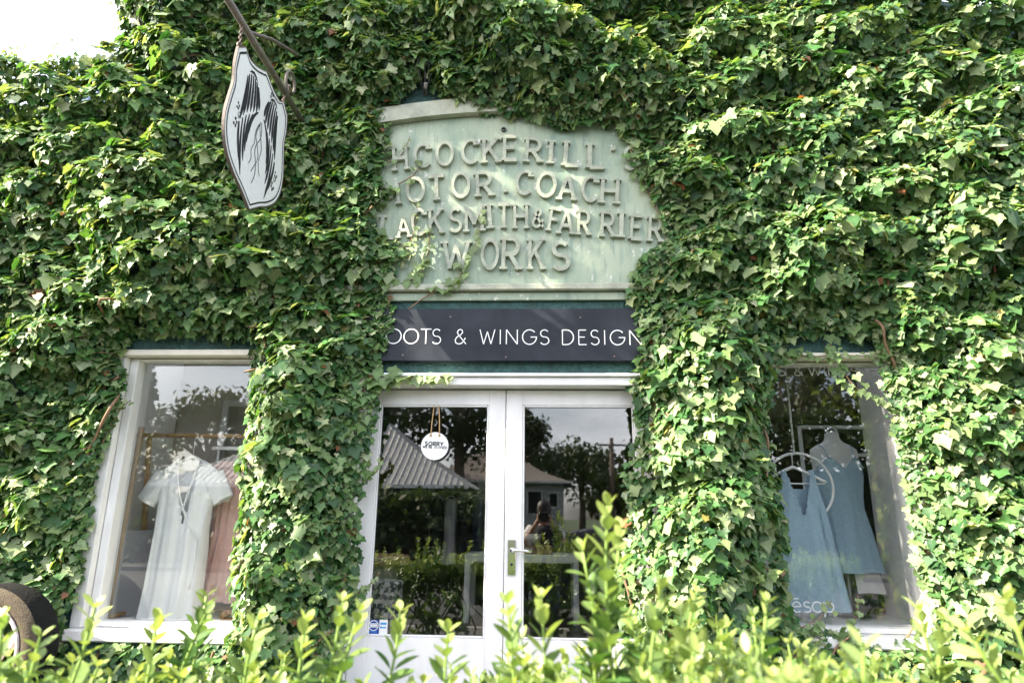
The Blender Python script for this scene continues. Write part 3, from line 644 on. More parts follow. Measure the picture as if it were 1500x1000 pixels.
MB().tube([(-2.845, .28, SZ+.02), (-2.89, .76, SZ+.02)], .014, 8).build('brace', 'wood_pale', rk, True)
MB().tube([(-2.89, .77, SZ+.022), (-1.95, .77, SZ+.022)], .018, 8).build('base_rail', 'wood_pale', rk, True)
MB().tube([(-3.0+.03, .50, 2.085), (-1.80, .50, 2.078)], .016, 10).build('rail', 'wood_pale', rk, True)
MB().tube([(-1.86, .28, SZ), (-1.84, .50, 2.12)], .020, 8).build('leg', 'wood_pale', rk, True)
MB().tube([(-1.86, .76, SZ), (-1.835, .53, 2.10)], .020, 8).build('leg', 'wood_pale', rk, True)
# white wrap dress
wd_ = thing('white_dress', 'long white wrap dress with short sleeves on a white hanger', 'dress', (-2.48, .40, SZ))
yd = .40; ox = -2.475
def vcut(xm_, zm, front):
    t = (1.905-zm)
    return front and 0 < t < .44 and abs(xm_-(ox+.01+max(0, t-.12)*.06)) < .088*(1-t/.45)
garment('skirt', 'white_cloth', wd_, [(1.905, ox-.085, ox+.085), (1.885, ox-.12, ox+.125), (1.84, ox-.185, ox+.19), (1.76, ox-.205, ox+.205), (1.60, ox-.185, ox+.19), (1.42, ox-.178, ox+.182), (1.30, ox-.184, ox+.19), (1.05, ox-.195, ox+.185), (SZ+.012, ox-.215, ox+.185)], yd, .065, 8, .020, vcut, seed=3, rows_=80)
sleeve('white_cloth', wd_, (ox-.165, yd, 1.795), (ox-.275, yd, 1.615), .080, .074); sleeve('white_cloth', wd_, (ox+.17, yd, 1.795), (ox+.27, yd, 1.63), .080, .074)
MB().tube(spl([(ox-.075, yd-.035, 1.905), (ox-.03, yd-.052, 1.70), (ox+.05, yd-.062, 1.52), (ox+.15, yd-.070, 1.375)], 5, False), .007, 6).build('wrap_edge', 'white_cloth', wd_, True)
MB().tube(spl([(ox+.08, yd-.035, 1.905), (ox+.05, yd-.052, 1.72), (ox+.02, yd-.060, 1.56)], 5, False), .007, 6).build('wrap_edge', 'white_cloth', wd_, True)
MB().tube(spl([(ox+.155, yd-.075, 1.37), (ox+.165, yd-.085, 1.22), (ox+.150, yd-.085, 1.06)], 4, False), .007, 6).build('tie', 'white_cloth', wd_, True)
hanger(wd_, ox, 1.925, .17, yd+.02, hook_z=2.075)
MB().box(ox-.03, ox+.035, yd+.045, yd+.047, 1.845, 1.872).build('neck_label', 'print_white', wd_)
# pink dress
oxp = -2.235
pk = thing('pink_dress', 'long dusty pink gathered dress clipped to a white hanger', 'dress', (-2.27, .56, .95)); yp = .56; oxp = -2.225
garment('skirt', 'pink_cloth', pk, [(1.905, oxp-.155, oxp+.15), (1.86, oxp-.14, oxp+.15), (1.74, oxp-.12, oxp+.135), (1.45, oxp-.115, oxp+.115), (1.43, oxp-.105, oxp+.105), (1.40, oxp-.115, oxp+.12), (1.15, oxp-.16, oxp+.125), (.955, oxp-.185, oxp+.135)], yp, .05, 14, .017, seed=5, rows_=70)
for zz in (1.86, 1.80): MB().tube([(oxp-.145+.29*i/14, yp-.035-.012*(i % 2), zz+.006*(i % 3)) for i in range(15)], .012, 6).build('ruffle', 'pink_cloth', pk, True)
MB().tube(spl([(oxp-.03, yp-.055, 1.43), (oxp-.035, yp-.07, 1.28), (oxp-.055, yp-.07, 1.12)], 4, False), .006, 6).build('tie', 'pink_cloth', pk, True)
MB().box(oxp-.19, oxp+.24, yp-.012, yp+.012, 1.985, 2.012, .005).build('hanger', 'plastic_white', pk)
MB().tube([(oxp+.02, yp-.06, 2.09), (oxp+.02, yp, 2.0)], .004, 6).build('hook', 'steel', pk)
for s_ in (-.13, .14): MB().box(oxp+s_-.012, oxp+s_+.012, yp-.022, yp+.022, 1.885, 1.985, .004).build('clip', 'steel', pk)
MB().box(oxp+.06-.1, oxp+.06-.045, yp-.066, yp-.063, 1.62, 1.70).build('price_tag', 'print_white', pk)
pb = thing('pale_blue_garment', 'pale blue garment hanging beside the pink dress at the window edge', 'garment', (-2.03, .62, 1.0))
garment('skirt', 'pale_blue_cloth', pb, [(1.90, -2.13, -1.90), (1.7, -2.12, -1.88), (1.3, -2.13, -1.88), (.98, -2.15, -1.86)], .62, .04, 9, .014, seed=8, rows_=40)
hanger(pb, -2.0, 1.95, .10, .62, hook_z=2.06)
gp = thing('grey_board', 'tall smooth grey board leaning on the side of the left window display', 'board', (-2.8, .8, SZ))
mb = MB(); mb.add([(-2.93, .42, SZ), (-2.60, .93, SZ), (-2.62, .95, 1.42), (-2.95, .44, 1.42), (-2.95, .45, SZ), (-2.62, .96, SZ), (-2.64, .98, 1.42), (-2.97, .47, 1.42)], [(0, 1, 2, 3), (7, 6, 5, 4), (0, 4, 5, 1), (1, 5, 6, 2), (2, 6, 7, 3), (3, 7, 4, 0)]); mb.build('panel', 'panel_grey', gp)
sd = thing('sandal', 'tan leather sandal on the display shelf under the pink dress', 'sandal', (-2.04, .34, SZ))
mb = MB(); sol = [(.045*cos(a)*(1+.18*cos(a+1.57)), .12*sin(a)) for a in [i*2*pi/20 for i in range(20)]]
def SD(u, v, d): return (-2.06+u*.8+v*.5, .36-v*.75+u*.4, SZ+d)
mb.extrude(sol, SD, .002, .022); mb.build('sole', 'leather_tan', sd)
for v0 in (-.06, .01, .05):
    MB().tube([SD(.046*cos(a), v0+.01*sin(a), .022+.042*sin(a)) for a in [i*pi/8 for i in range(9)]], .009, 6).build('strap', 'leather_tan', sd, True)
bk = thing('straw_basket', 'small brown woven basket on the shelf behind the sandal', 'basket', (-2.08, .66, SZ))
mb = MB()
for i in range(9): mb.tube([(-2.08+(.085+.012*sin(i*.4))*cos(a), .63+(.06+.01*sin(i*.4))*sin(a), SZ+.012+i*.011) for a in [j*2*pi/20 for j in range(21)]], .008, 5, False)
mb.build('weave', 'straw', bk, True); MB().lathe([(0, .004), (.08, .004), (.085, .012), (0, .012)], (-2.08, .63, SZ), 20).build('base', 'straw', bk)
sash = thing('display_casement', 'white painted casement standing behind the clothes in the left window', 'casement', (-2.5600, .95, SZ))
mb = MB()
for (a, b, c, d) in ((-2.5800, -2.5300, 1.2, 2.42), (-2.1100, -2.0600, 1.2, 2.42)): mb.box(a, b, .955, .985, c, d, .004)
for (c, d) in ((2.37, 2.42), (1.78, 1.82), (1.2, 1.26)): mb.box(-2.5295, -2.1105, .957, .983, c, d, .003)
mb.build('frame', 'white_paint', sash)
for (c, d) in ((1.821, 2.369), (1.261, 1.779)): MB().box(-2.5290, -2.1110, .946, .950, c, d).build('pane', 'glass', sash)
mb = MB(); mb.box(-2.5700, -2.5400, .94, .96, SZ, 1.199); mb.box(-2.1000, -2.0700, .94, .96, SZ, 1.199); mb.build('support', 'white_paint', sash)

# right window
SR = RWz[0]+.057
mn = thing('mannequin', 'white cloth dress form with a steel neck cap on a metal stand', 'mannequin', (2.11, .82, SR)); mx_, my = 2.125, .82
prof = [(2.165, .047, .05), (2.13, .05, .052), (2.10, .062, .058), (2.075, .115, .066), (2.045, .165, .075), (2.00, .172, .085), (1.93, .160, .098), (1.85, .162, .118), (1.78, .150, .112), (1.70, .130, .098), (1.62, .122, .092), (1.54, .138, .102), (1.45, .165, .118), (1.36, .175, .122), (1.30, .17, .118)]
V = []; Fc = []; nu = 40; tz = np.linspace(2.165, 1.30, 50)
for z in tz:
    a_ = np.interp(-z, [-p[0] for p in prof], [p[1] for p in prof]); b_ = np.interp(-z, [-p[0] for p in prof], [p[2] for p in prof])
    for k in range(nu): a = 2*pi*k/nu; V.append((mx_+a_*cos(a), my+b_*sin(a)*(1.12 if sin(a) < 0 and 1.75 < z < 1.93 else 1), z))
for i in range(len(tz)-1):
    for k in range(nu): k2 = (k+1) % nu; Fc.append((i*nu+k, i*nu+k2, (i+1)*nu+k2, (i+1)*nu+k))
Fc.append(tuple(range((len(tz)-1)*nu, len(tz)*nu)))
ob('torso', V, Fc, 'mannequin_cloth', mn, True)
MB().lathe([(.0, .04), (.035, .038), (.045, .030), (.0475, .0), (.0475, -.014)], (mx_, my, 2.168), 28).build('neck_cap', 'chrome', mn, True)
MB().tube([(mx_+.0, my, SR+.01), (mx_, my, 1.32)], .016, 12).build('pole', 'steel', mn, True)
MB().lathe([(.0, .016), (.10, .014), (.15, .008), (.155, .0), (0, 0)], (mx_, my, SR), 36).build('base', 'steel', mn, True)
sdr = thing('slip_dress', 'blue slip dress with thin straps worn by the dress form', 'dress', (mx_, my, 1.19))
def slipcut(xm_, zm, front):
    e = abs(xm_-mx_); top = 1.985-.10*abs(e-.085)/.085 if front else 1.90
    return zm > (top if front else 1.90)
garment('bodice', 'blue_cloth', sdr, [(1.985, mx_-.172, mx_+.172), (1.90, mx_-.170, mx_+.170), (1.84, mx_-.172, mx_+.172), (1.70, mx_-.150, mx_+.150), (1.62, mx_-.148, mx_+.148), (1.45, mx_-.190, mx_+.190), (1.30, mx_-.215, mx_+.22), (1.195, mx_-.235, mx_+.245)], my, .148, 6, .007, slipcut, seed=11, rows_=90, nu=96, tight=1)
for s_ in (-1, 1):
    MB().tube(spl([(mx_+s_*.088, my-.115, 1.955), (mx_+s_*.098, my-.085, 2.03), (mx_+s_*.110, my-.02, 2.072), (mx_+s_*.105, my+.06, 2.03)], 4, False), .005, 6).build('strap', 'blue_cloth', sdr, True)
    MB().tube(spl([(mx_+s_*.165, my-.07, 1.905), (mx_+s_*.088, my-.135, 1.972), (mx_, my-.152, 1.885)], 6, False), .0045, 6).build('neck_edge', 'blue_cloth', sdr, True)
MB().tube([(mx_-.13+.03*t, my-.142-.03*t, 1.68-.48*t) for t in [i/8 for i in range(9)]], .004, 5).build('seam', 'blue_cloth', sdr, True)
us = thing('underskirt', 'off-white cloth hanging below the hem of the blue slip dress', 'skirt', (mx_, my, 1.1))
garment('cloth', 'off_white_cloth', us, [(1.30, mx_-.15, mx_+.19), (1.19, mx_-.19, mx_+.215), (1.06, mx_-.205, mx_+.245)], my+.01, .09, 5, .010, lambda a, b, fr: (b < 1.20 and mx_-.135 < a < mx_+.02), seed=13, rows_=30)
hp = thing('display_hoop', 'white ring hanger on a long rod in the right window', 'hoop', (1.725, .45, 1.52)); hxx, hy, hz_ = 1.715, .45, 1.757
MB().tube([(hxx+.222*cos(a), hy, hz_+.222*sin(a)) for a in [i*2*pi/48 for i in range(49)]], .009, 8, False).build('ring', 'plastic_white', hp, True)
MB().tube([(hxx-.012, hy, hz_+.225), (hxx-.012, hy, 3.049)], .007, 8).build('rod', 'plastic_white', hp, True)
dn = thing('denim_dress', 'sleeveless light blue denim dress hanging inside the white ring', 'dress', (1.70, .42, .98)); dx, dy = 1.70, .42
def dcut(xm_, zm, front):
    e = abs(xm_-dx); t = 1.865-zm
    return (t < .30 and e < .085*(1-t/.32)*(1 if front else .9) and (front or t < .12)) 
garment('body', 'denim', dn, [(1.865, dx-.105, dx+.105), (1.80, dx-.115, dx+.115), (1.70, dx-.135, dx+.135), (1.62, dx-.155, dx+.155), (1.40, dx-.185, dx+.185), (1.15, dx-.22, dx+.225), (.985, dx-.245, dx+.25)], dy, .055, 6, .012, dcut, seed=17, rows_=80)
mb = MB()
for i in range(46):
    x = dx-.24+.485*i/45; mb.tube([(x, dy-.05*sin(pi*min(1, max(0, i/45))), .988), (x+.004*random.uniform(-1, 1), dy-.05*sin(pi*i/45), .970-random.random()*.008)], .0022, 4)
mb.build('frayed_hem', 'pale_blue_cloth', dn)
MB().tube([(dx+.10, dy-.05, 1.63), (dx+.135, dy-.062, 1.30), (dx+.15, dy-.066, 1.0)], .0035, 5).build('seam', 'denim', dn)
hanger(dn, dx-.02, 1.885, .21, dy+.02, drop=.10, hook_z=1.985)
wr = thing('white_frame_rack', 'slim white metal frame rack behind the dress form', 'clothes rack', (2.2, .95, SR))
mb = MB(); mb.box(1.935, 1.96, .94, .965, SR, 2.235, .003); mb.build('post', 'plastic_white', wr)
mb = MB(); mb.tube([(2.462, .95, 2.235), (2.455, .95, SR)], .013, 8); mb.build('post', 'plastic_white', wr)
MB().box(1.9605, 2.4755, .94, .965, 2.212, 2.237, .003).build('top_bar', 'plastic_white', wr); MB().box(2.30, 2.448, .94, .965, 2.005, 2.028, .003).build('cross_bar', 'plastic_white', wr)
bg_ = thing('black_bag', 'black cloth bag behind the stand of the dress form', 'bag', (2.22, 1.0, SR))
mb = MB(); mb.lathe([(.0, .42), (.06, .40), (.10, .30), (.13, .12), (.12, .01), (0, .0)], (2.24, .98-.02, SR), 20); mb.build('body', 'dark_cloth', bg_, True)
MB().tube([(2.24+.06*cos(a), .96, SR+.40+.12*sin(a)) for a in [i*pi/10 for i in range(11)]], .008, 6).build('strap', 'dark_cloth', bg_, True)

# seen through the doors
FZ = .356
tb = thing('white_table', 'white square-legged table standing inside the shop', 'table', (-.25, 4.2, FZ))
tx0, tx1, ty0, ty1, tzt = -.93, .40, 3.85, 4.55, 1.105
MB().box(tx0, tx1, ty0, ty1, tzt-.085, tzt, .004).build('table_top', 'plastic_white', tb)
for a in (tx0+.002, tx1-.067):
    for b in (ty0+.002, ty1-.067): MB().box(a, a+.065, b, b+.065, FZ, tzt-.086, .003).build('leg', 'plastic_white', tb)
wb = thing('wooden_box', 'low brown wooden box on the white table', 'box', (-.05, 4.2, tzt)); MB().box(-.36, .10, 4.0, 4.3, tzt+.001, tzt+.10, .004).build('box', 'wood_brown', wb)
pot = thing('plant_pot', 'pale round pot on the wooden box', 'pot', (-.12, 4.15, tzt+.1)); MB().lathe([(0, .001), (.085, .001), (.11, .13), (.10, .13), (.075, .02), (0, .02)], (-.14, 4.15, tzt+.1), 24).build('pot', 'cream_paint', pot, True)
sto = thing('drum_stool', 'black and white speckled drum stool inside the left door', 'stool', (-1.22, 1.15, FZ)); mb = MB(); mb.lathe([(0, .70), (.125, .70), (.14, .685), (.142, .02), (.13, 0), (0, 0)], (-1.225, 1.15, FZ), 36); mb.build('drum', 'terrazzo', sto, False)
rt = thing('round_table', 'round brown timber table top on a pale drum inside the left door', 'table', (-1.42, 2.1, FZ))
MB().lathe([(0, .83), (.33, .83), (.345, .815), (.345, .765), (.33, .75), (0, .75)], (-1.58, 2.1, FZ), 40).build('table_top', 'wood_brown', rt); MB().lathe([(.24, .749), (.20, .0), (0, 0)], (-1.58, 2.1, FZ), 32).build('pedestal', 'shop_wall', rt)
cr_ = thing('clothes_rail', 'steel rail of dark clothes at the back of the shop', 'clothes rack', (-.9, 4.9, FZ))
for x in (-1.55, -.45): MB().tube([(x, 5.0, FZ), (x, 5.0, 1.86)], .014, 8).build('post', 'steel', cr_, True)
MB().tube([(-1.6, 5.0, 1.86), (-.4, 5.0, 1.86)], .012, 8).build('rail', 'steel', cr_, True)
for i in range(6):
    x = -1.46+i*.19; nm_ = ('dark_cloth', 'off_white_cloth', 'dark_cloth', 'jeans', 'red_cloth', 'dark_cloth')[i]
    desc = ('black garment at the left end of the clothes rail', 'off-white garment second on the clothes rail', 'black garment third from the left on the clothes rail', 'navy garment fourth from the left on the clothes rail', 'red garment on the rail of dark clothes', 'black garment at the right end of the clothes rail')[i]
    gt = thing('hanging_garment', desc, 'garment', (x, 5, .9), 'garments on the back rail')
    garment('body', nm_, gt, [(1.76, x-.05, x+.05), (1.70, x-.085, x+.085), (1.3, x-.08, x+.08), (.95-.03*(i % 3), x-.10, x+.10)], 5.0, .16, 5, .02, seed=20+i, rows_=24, nu=28); hanger(gt, x, 1.80, .08, 5.0, hook_z=1.88, drop=.05)
wp = thing('blank_poster', 'white rectangular poster hanging on the back wall of the shop', 'poster', (-.6, 5.97, 1.6)); MB().box(-1.0, -.62, 5.93, 5.985, 1.45, 2.15, .005).build('panel', 'shelf_white', wp)

# ================================================================== TYRE at far left
ty = thing('old_wheel', 'old car wheel with a mossy brown tyre leaning by the ivy', 'wheel', (-3.1, -.31, .5))
wc = (*W3(-40, 956, -.42)[:1], -.31, W3(-40, 956, -.42)[2])
prof_t = [(.250, -.095), (.262, -.108), (.285, -.115), (.315, -.108), (.335, -.085)]
MB().lathe(prof_t, wc, 56, 'y').build('sidewall', 'tyre_side', ty, True)
mb = MB(); tread = [(.3352, -.0848), (.343, -.06), (.345, .0), (.343, .06), (.335, .085), (.30, .105), (.24, .085)]; mb.lathe(tread, wc, 56, 'y'); mb.build('tread', 'tyre_black', ty, True)
rim = MB().lathe([(.2495, -.098), (.256, -.112), (.243, -.116), (.228, -.105), (.224, -.06), (.214, -.02), (.214, .08), (.24, .085)], wc, 56, 'y').build('rim', 'rim_paint', ty, True)
mb = MB(); mb.lathe([(.0, -.055), (.04, -.055), (.055, -.03), (.09, -.012), (.10, .0)], wc, 40, 'y'); mb.build('hub', 'rim_paint', ty, True)
for i in range(5):
    a0, a1 = i*pi/2.5, i*pi/2.5+.30; mb = MB(); mb.add([(wc[0]+r*cos(a), wc[1]+y, wc[2]+r*sin(a)) for y0 in (.03, .06) for r, a, y in ((.095, a0, y0-.03), (.095, a1, y0-.03), (.214, a1, y0+.02), (.214, a0, y0+.02))], [(0, 1, 2, 3), (7, 6, 5, 4), (0, 4, 5, 1), (1, 5, 6, 2), (2, 6, 7, 3), (3, 7, 4, 0)]); mb.build('spoke', 'rim_paint', ty)
pt_ = thing('stone_plinth', 'rough stone plinth under the old wheel', 'plinth', (-3.12, -.25, 0)); MB().box(wc[0]-.36, wc[0]+.34, -.48, -.06, .002, wc[2]-.346, .02).build('block', 'concrete', pt_)

cb = thing('cable_stub', 'cut black cables and a pipe stub sticking out above the green panel', 'cable', (*W3(621, 138, -.05),))
for k_, (a_, b_) in enumerate(((612, 84), (619, 72), (626, 88))): MB().tube(spl([W3(621, 138, -.03), W3(a_+4, 115, -.10), W3(a_, b_, -.16)], 5, False), .005, 6).build('wire', 'print_black', cb, True)
MB().tube([W3(623, 139, .0), W3(624, 122, -.09)], .014, 10).build('pipe', 'concrete', cb, True)
# ================================================================== IVY
def poly_m(pts, y): return np.array([W(px, py, y) for px, py in pts])
OPEN = [
 [(176, 512), (368, 512), (372, 560), (366, 620), (352, 680), (358, 740), (346, 800), (338, 860), (348, 905), (335, 940), (92, 942), (118, 850), (128, 780), (142, 690), (150, 650), (176, 606), (184, 560)],
 [(196, 489), (300, 492), (372, 498), (372, 513), (176, 513)],
 [(572, 190), (568, 158), (606, 128), (624, 112), (636, 130), (650, 146), (690, 160), (742, 166), (790, 174), (828, 188), (870, 178), (905, 186), (926, 208), (930, 236), (950, 276), (968, 312), (986, 345), (958, 362), (936, 378), (924, 404), (920, 430), (934, 462), (938, 500), (932, 532), (922, 560), (932, 600), (928, 650), (914, 700), (918, 760), (908, 820), (916, 1010), (500, 1010), (508, 940), (522, 870), (524, 800), (530, 740), (538, 680), (548, 620), (556, 580), (548, 552), (560, 520), (570, 482), (584, 450), (566, 424), (580, 392), (604, 372), (560, 352), (548, 318), (572, 280), (556, 250), (566, 222)],
 [(1152, 492), (1210, 486), (1278, 494), (1284, 520), (1294, 570), (1310, 630), (1324, 700), (1334, 770), (1340, 830), (1362, 875), (1372, 948), (1300, 948), (1262, 930), (1222, 922), (1172, 918), (1152, 880), (1150, 820), (1148, 760), (1136, 700), (1124, 640), (1126, 580), (1140, 530)],
]
POLY = [poly_m(p, -.05) for p in OPEN]
def inside(P, poly):
    x, z = P[:, 0], P[:, 1]; r = np.zeros(len(P), bool); j = len(poly)-1
    for i in range(len(poly)):
        xi, zi = poly[i]; xj, zj = poly[j]
        c = ((zi > z) != (zj > z)) & (x < (xj-xi)*(z-zi)/(zj-zi+1e-12)+xi); r ^= c; j = i
    return r
def edge_dist(P, poly):
    d = np.full(len(P), 9.0)
    for i in range(len(poly)):
        a = poly[i]; b = poly[(i+1) % len(poly)]; ab = b-a; t = np.clip(((P-a)@ab)/(ab@ab+1e-12), 0, 1); q = a+t[:, None]*ab; d = np.minimum(d, np.linalg.norm(P-q, axis=1))
    return d
BL = [(230, 330, .75, .20), (330, 420, .55, .14), (60, 250, .8, .14), (260, 120, .5, .14), (500, 250, .40, -.12), (520, 430, .30, -.12), (765, 95, .55, .26), (890, 110, .35, .16), (650, 40, .4, .06), (960, 120, .4, .04), (1020, 520, .35, .10), (1035, 560, .38, .20), (1035, 760, .38, .26), (1045, 920, .35, .2), (1200, 250, .9, .15), (1430, 330, .6, .18), (1440, 600, .45, .16), (1440, 780, .45, .22), (1200, 440, .4, .06), (425, 590, .34, .22), (425, 740, .34, .26), (425, 900, .34, .22), (110, 650, .35, -.08), (10, 600, .3, .08), (200, 450, .35, .08)]
BLm = [(W(px, py, -.1), r, a) for px, py, r, a in BL]
def thick(P):
    T = np.full(len(P), .17)
    for (c, r, a) in BLm: T += a*np.exp(-((P[:, 0]-c[0])**2+(P[:, 1]-c[1])**2)/(2*(r*.6)**2))
    T += .18*(vnoise(P*[2.2, 3.4]+11, 1)-.5)+.27*(vnoise(P*[3.9, 6.4]+31, 2)-.5)+.13*(vnoise(P*[9, 13]+7, 3)-.5)
    return np.clip(T, .05, .6)
def top_z(x):
    base = np.where(x < -3.22, 4.70, np.where(x < 1.2, 5.80, 5.80-(x-1.2)*.30))
    return base+.10*(vnoise(np.stack([x*3, x*0], 1)+5, 9)-.5)+.10*(vnoise(np.stack([x*9, x*0], 1)+5, 10)-.5)
N = 172000
P = np.stack([rng.uniform(-5.3, 4.35, N), rng.uniform(-.02, 5.95, N)], 1)
ok = P[:, 1] < top_z(P[:, 0])+.04
ed_ = np.full(N, 9.0)
for poly in POLY:
    ins = inside(P, poly); ed_ = np.minimum(ed_, edge_dist(P, poly)); ok &= ~ins
# thinning where the photo shows little leaf: right-hand top corner, below window sills
thin = (P[:, 0] > 2.9) & (P[:, 1] > 4.95); ok &= ~(thin & (rng.random(N) < .25))
ok &= ~((P[:, 1] < .9) & (rng.random(N) < .35))
P = P[ok]; ed_ = ed_[ok]; n = len(P)
def surf(P):
    e = np.full(len(P), 9.0)
    for poly in POLY: e = np.minimum(e, np.where(inside(P, poly), 0, edge_dist(P, poly)))
    return .05+(thick(P)-.05)*(1-np.exp(-e/.13))
T = thick(P); Tt = surf(P); eps = .035
gx = (surf(P+[eps, 0])-surf(P-[eps, 0]))/(2*eps); gz = (surf(P+[0, eps])-surf(P-[0, eps]))/(2*eps)
u = rng.random(n); layer = .25+.75*np.where(rng.random(n) < .72, u**.35, u)
Y = -Tt*layer-.01
Nn = -np.stack([np.clip(gx, -2, 2)*.85, np.ones(n), np.clip(gz, -2, 2)*.7], 1)
Nn = nrm(Nn)+np.array([-.16, 0, .50])+rng.normal(0, .36, (n, 3))
tip = np.array([0, -.25, -1.0])+rng.normal(0, .42, (n, 3))
size = np.clip(rng.lognormal(math.log(.047), .38, n), .022, .105)*np.where(ed_ < .12, .86, 1)
pos = np.stack([P[:, 0]+rng.normal(0, .01, n), Y, P[:, 1]], 1)
# unit ivy leaf: tip along +y, stalk at origin, five lobes, slightly folded on the midrib
iv = [(0, .42, -.035), (0, .06, .0), (.22, -.12, .03), (.46, -.02, .035), (.42, .20, .05), (.60, .42, .02), (.36, .52, .045), (.22, .74, .03), (0, 1.02, -.10)]
iv = iv+[(-a, b, c) for a, b, c in iv[2:8][::-1]]
iv = np.array(iv); order = [1, 2, 3, 4, 5, 6, 7, 8, 9, 10, 11, 12, 13, 14]
ivf = np.array([(0, order[i], order[(i+1) % len(order)]) for i in range(len(order))])[:, [0, 2, 1]]
rib = np.array([1.18, 1.30]+[1.0]*13); rib[8] = 1.1
PAL = np.array([(.028, .092, .026), (.060, .150, .040), (.112, .202, .064), (.180, .264, .106), (.252, .322, .158), (.32, .375, .215)])
def ivy_cols(n, young=.0):
    k = rng.choice(6, n, p=[.17, .26, .26, .17, .09, .05]); c = PAL[k]*rng.uniform(.8, 1.22, (n, 1))*rng.uniform(.92, 1.08, (n, 3))
    q = rng.random(n); c[q < .004] = np.array([.30, .12, .05])*rng.uniform(.6, 1.1); c[(q > .004) & (q < .007)] = (.30, .27, .07)
    return c
cols = ivy_cols(n)
mats_ = frames(Nn, tip, size, 1.0)
mats_[:, :, 2] *= rng.uniform(-.6, 2.2, (n, 1))
# young pale shoots standing proud of the mass
def shoots(k, xr, zr, L=(.06, .20), nl=(5, 11), updir=(0, -.8, .35), spread=.5, s0=.05, at=None):
    Ps, Ms, Cs, stems = [], [], [], []
    for j in range(k):
        if at is not None: x, z = at[j]; q = np.array([[x, z]])
        else:
            for _ in range(30):
                q = np.array([[rng.uniform(*xr), rng.uniform(*zr)]])
                if q[0, 1] < top_z(q[:, 0])[0]+.02 and not any(inside(q, p)[0] or edge_dist(q, p)[0] < .10 for p in POLY): break
            x, z = q[0]
        p = np.array([x, -thick(q)[0]*.8, z]); d = nrm(np.array(updir)+rng.normal(0, spread, 3)); ln = rng.uniform(*L); m = rng.integers(*nl); pts = [p.copy()]
        for i in range(m):
            t = (i+1)/m; d = nrm(d+rng.normal(0, .12, 3)+np.array([0, 0, -.04])); p = p+d*ln/m; pts.append(p.copy())
            side = nrm(np.cross(d, rng.normal(0, 1, 3))); nn_ = nrm(np.array([-.2, -.6, .7])+rng.normal(0, .35, 3)); sz_ = s0*(1.05-.7*t)*rng.uniform(.8, 1.2)
            Ps.append(p); Ms.append(frames(nn_[None], (side*.9+d*.4+np.array([0, 0, -.3]))[None], np.array([sz_]))[0])
            Cs.append((PAL[3]*(1-t)+np.array([.20, .29, .085])*t)*rng.uniform(.85, 1.2))
        stems.append(pts)
    return np.array(Ps), np.array(Ms), np.array(Cs), stems
S1 = shoots(330, (-4.6, 3.9), (.3, 5.6))
tx = np.concatenate([rng.uniform(-5.2, -3.3, 26), rng.uniform(-3.22, 1.5, 8), rng.uniform(2.6, 4.4, 26)]); S2 = shoots(len(tx), 0, 0, (.12, .34), (7, 13), (0, -.15, 1), .35, .055, [(a, b-.04) for a, b in zip(tx, top_z(tx))])
# trailing vines over the panel, the door head and the right-hand window
VINES = [([(575, 482), (600, 452), (640, 424), (668, 410), (686, 382), (700, 345), (708, 300)], .078, 26, .30), ([(572, 428), (590, 418), (618, 398), (628, 365), (630, 332)], .066, 26, .28), ([(552, 282), (580, 272), (606, 256), (618, 238), (613, 236)], .046, 14, .0),
         ([(922, 215), (936, 250), (955, 292), (972, 335), (980, 360)], .06, 22, .0), ([(548, 342), (575, 350), (596, 362), (606, 340), (612, 300)], .056, 20, .0), ([(560, 240), (578, 235), (592, 222), (600, 200)], .04, 7, 0), ([(545, 548), (580, 552), (625, 552), (662, 552)], .085, 26, .0),
         ([(1215, 500), (1238, 548), (1262, 574), (1296, 590), (1318, 612)], .058, 34, .0), ([(1150, 518), (1190, 522), (1240, 520), (1290, 524)], .05, 26, .0), ([(1160, 925), (1200, 905), (1218, 880)], .05, 14, .0), ([(1240, 935), (1255, 900), (1256, 872)], .048, 14, .0), ([(1320, 945), (1336, 920), (1346, 895)], .048, 14, 0), ([(520, 870), (540, 858), (556, 838)], .045, 8, .0), ([(150, 650), (176, 600), (192, 586)], .05, 10, 0), ([(535, 700), (552, 690), (556, 665)], .05, 9, 0)]
vp, vm, vc, vstems = [], [], [], []
for pts, s_, k, bare in VINES:
    c = spl([W3(px, py, -.045 if py < 520 and px > 560 and px < 990 else -.06) for px, py in pts], 8, False); c = [tuple(np.array(p)+[0, rng.normal(0, .003), 0]) for p in c]; vstems.append(c)
    for j in range(k):
        t = bare+(1-bare)*(j+rng.random())/k; p = np.array(c[min(len(c)-1, int(t*(len(c)-1)))])+rng.normal(0, [.028, .008, .024])*(1.2-t*.8)+[0, -.012, 0]
        vp.append(p); vm.append(frames((np.array([-.1, -1, .45])+rng.normal(0, .3, 3))[None], (np.array([0, 0, -1])+rng.normal(0, .5, 3))[None], np.array([s_*(1.15-.65*t)*rng.uniform(.8, 1.2)]))[0]); vc.append((PAL[2]*(1-t)+PAL[4]*t)*rng.uniform(.8, 1.2))
pos = np.concatenate([pos, S1[0], S2[0], np.array(vp)]); mats_ = np.concatenate([mats_, S1[1], S2[1], np.array(vm)]); cols = np.concatenate([cols, S1[2], S2[2], np.array(vc)])
sz_all = np.linalg.norm(mats_[:, :, 1], axis=1)
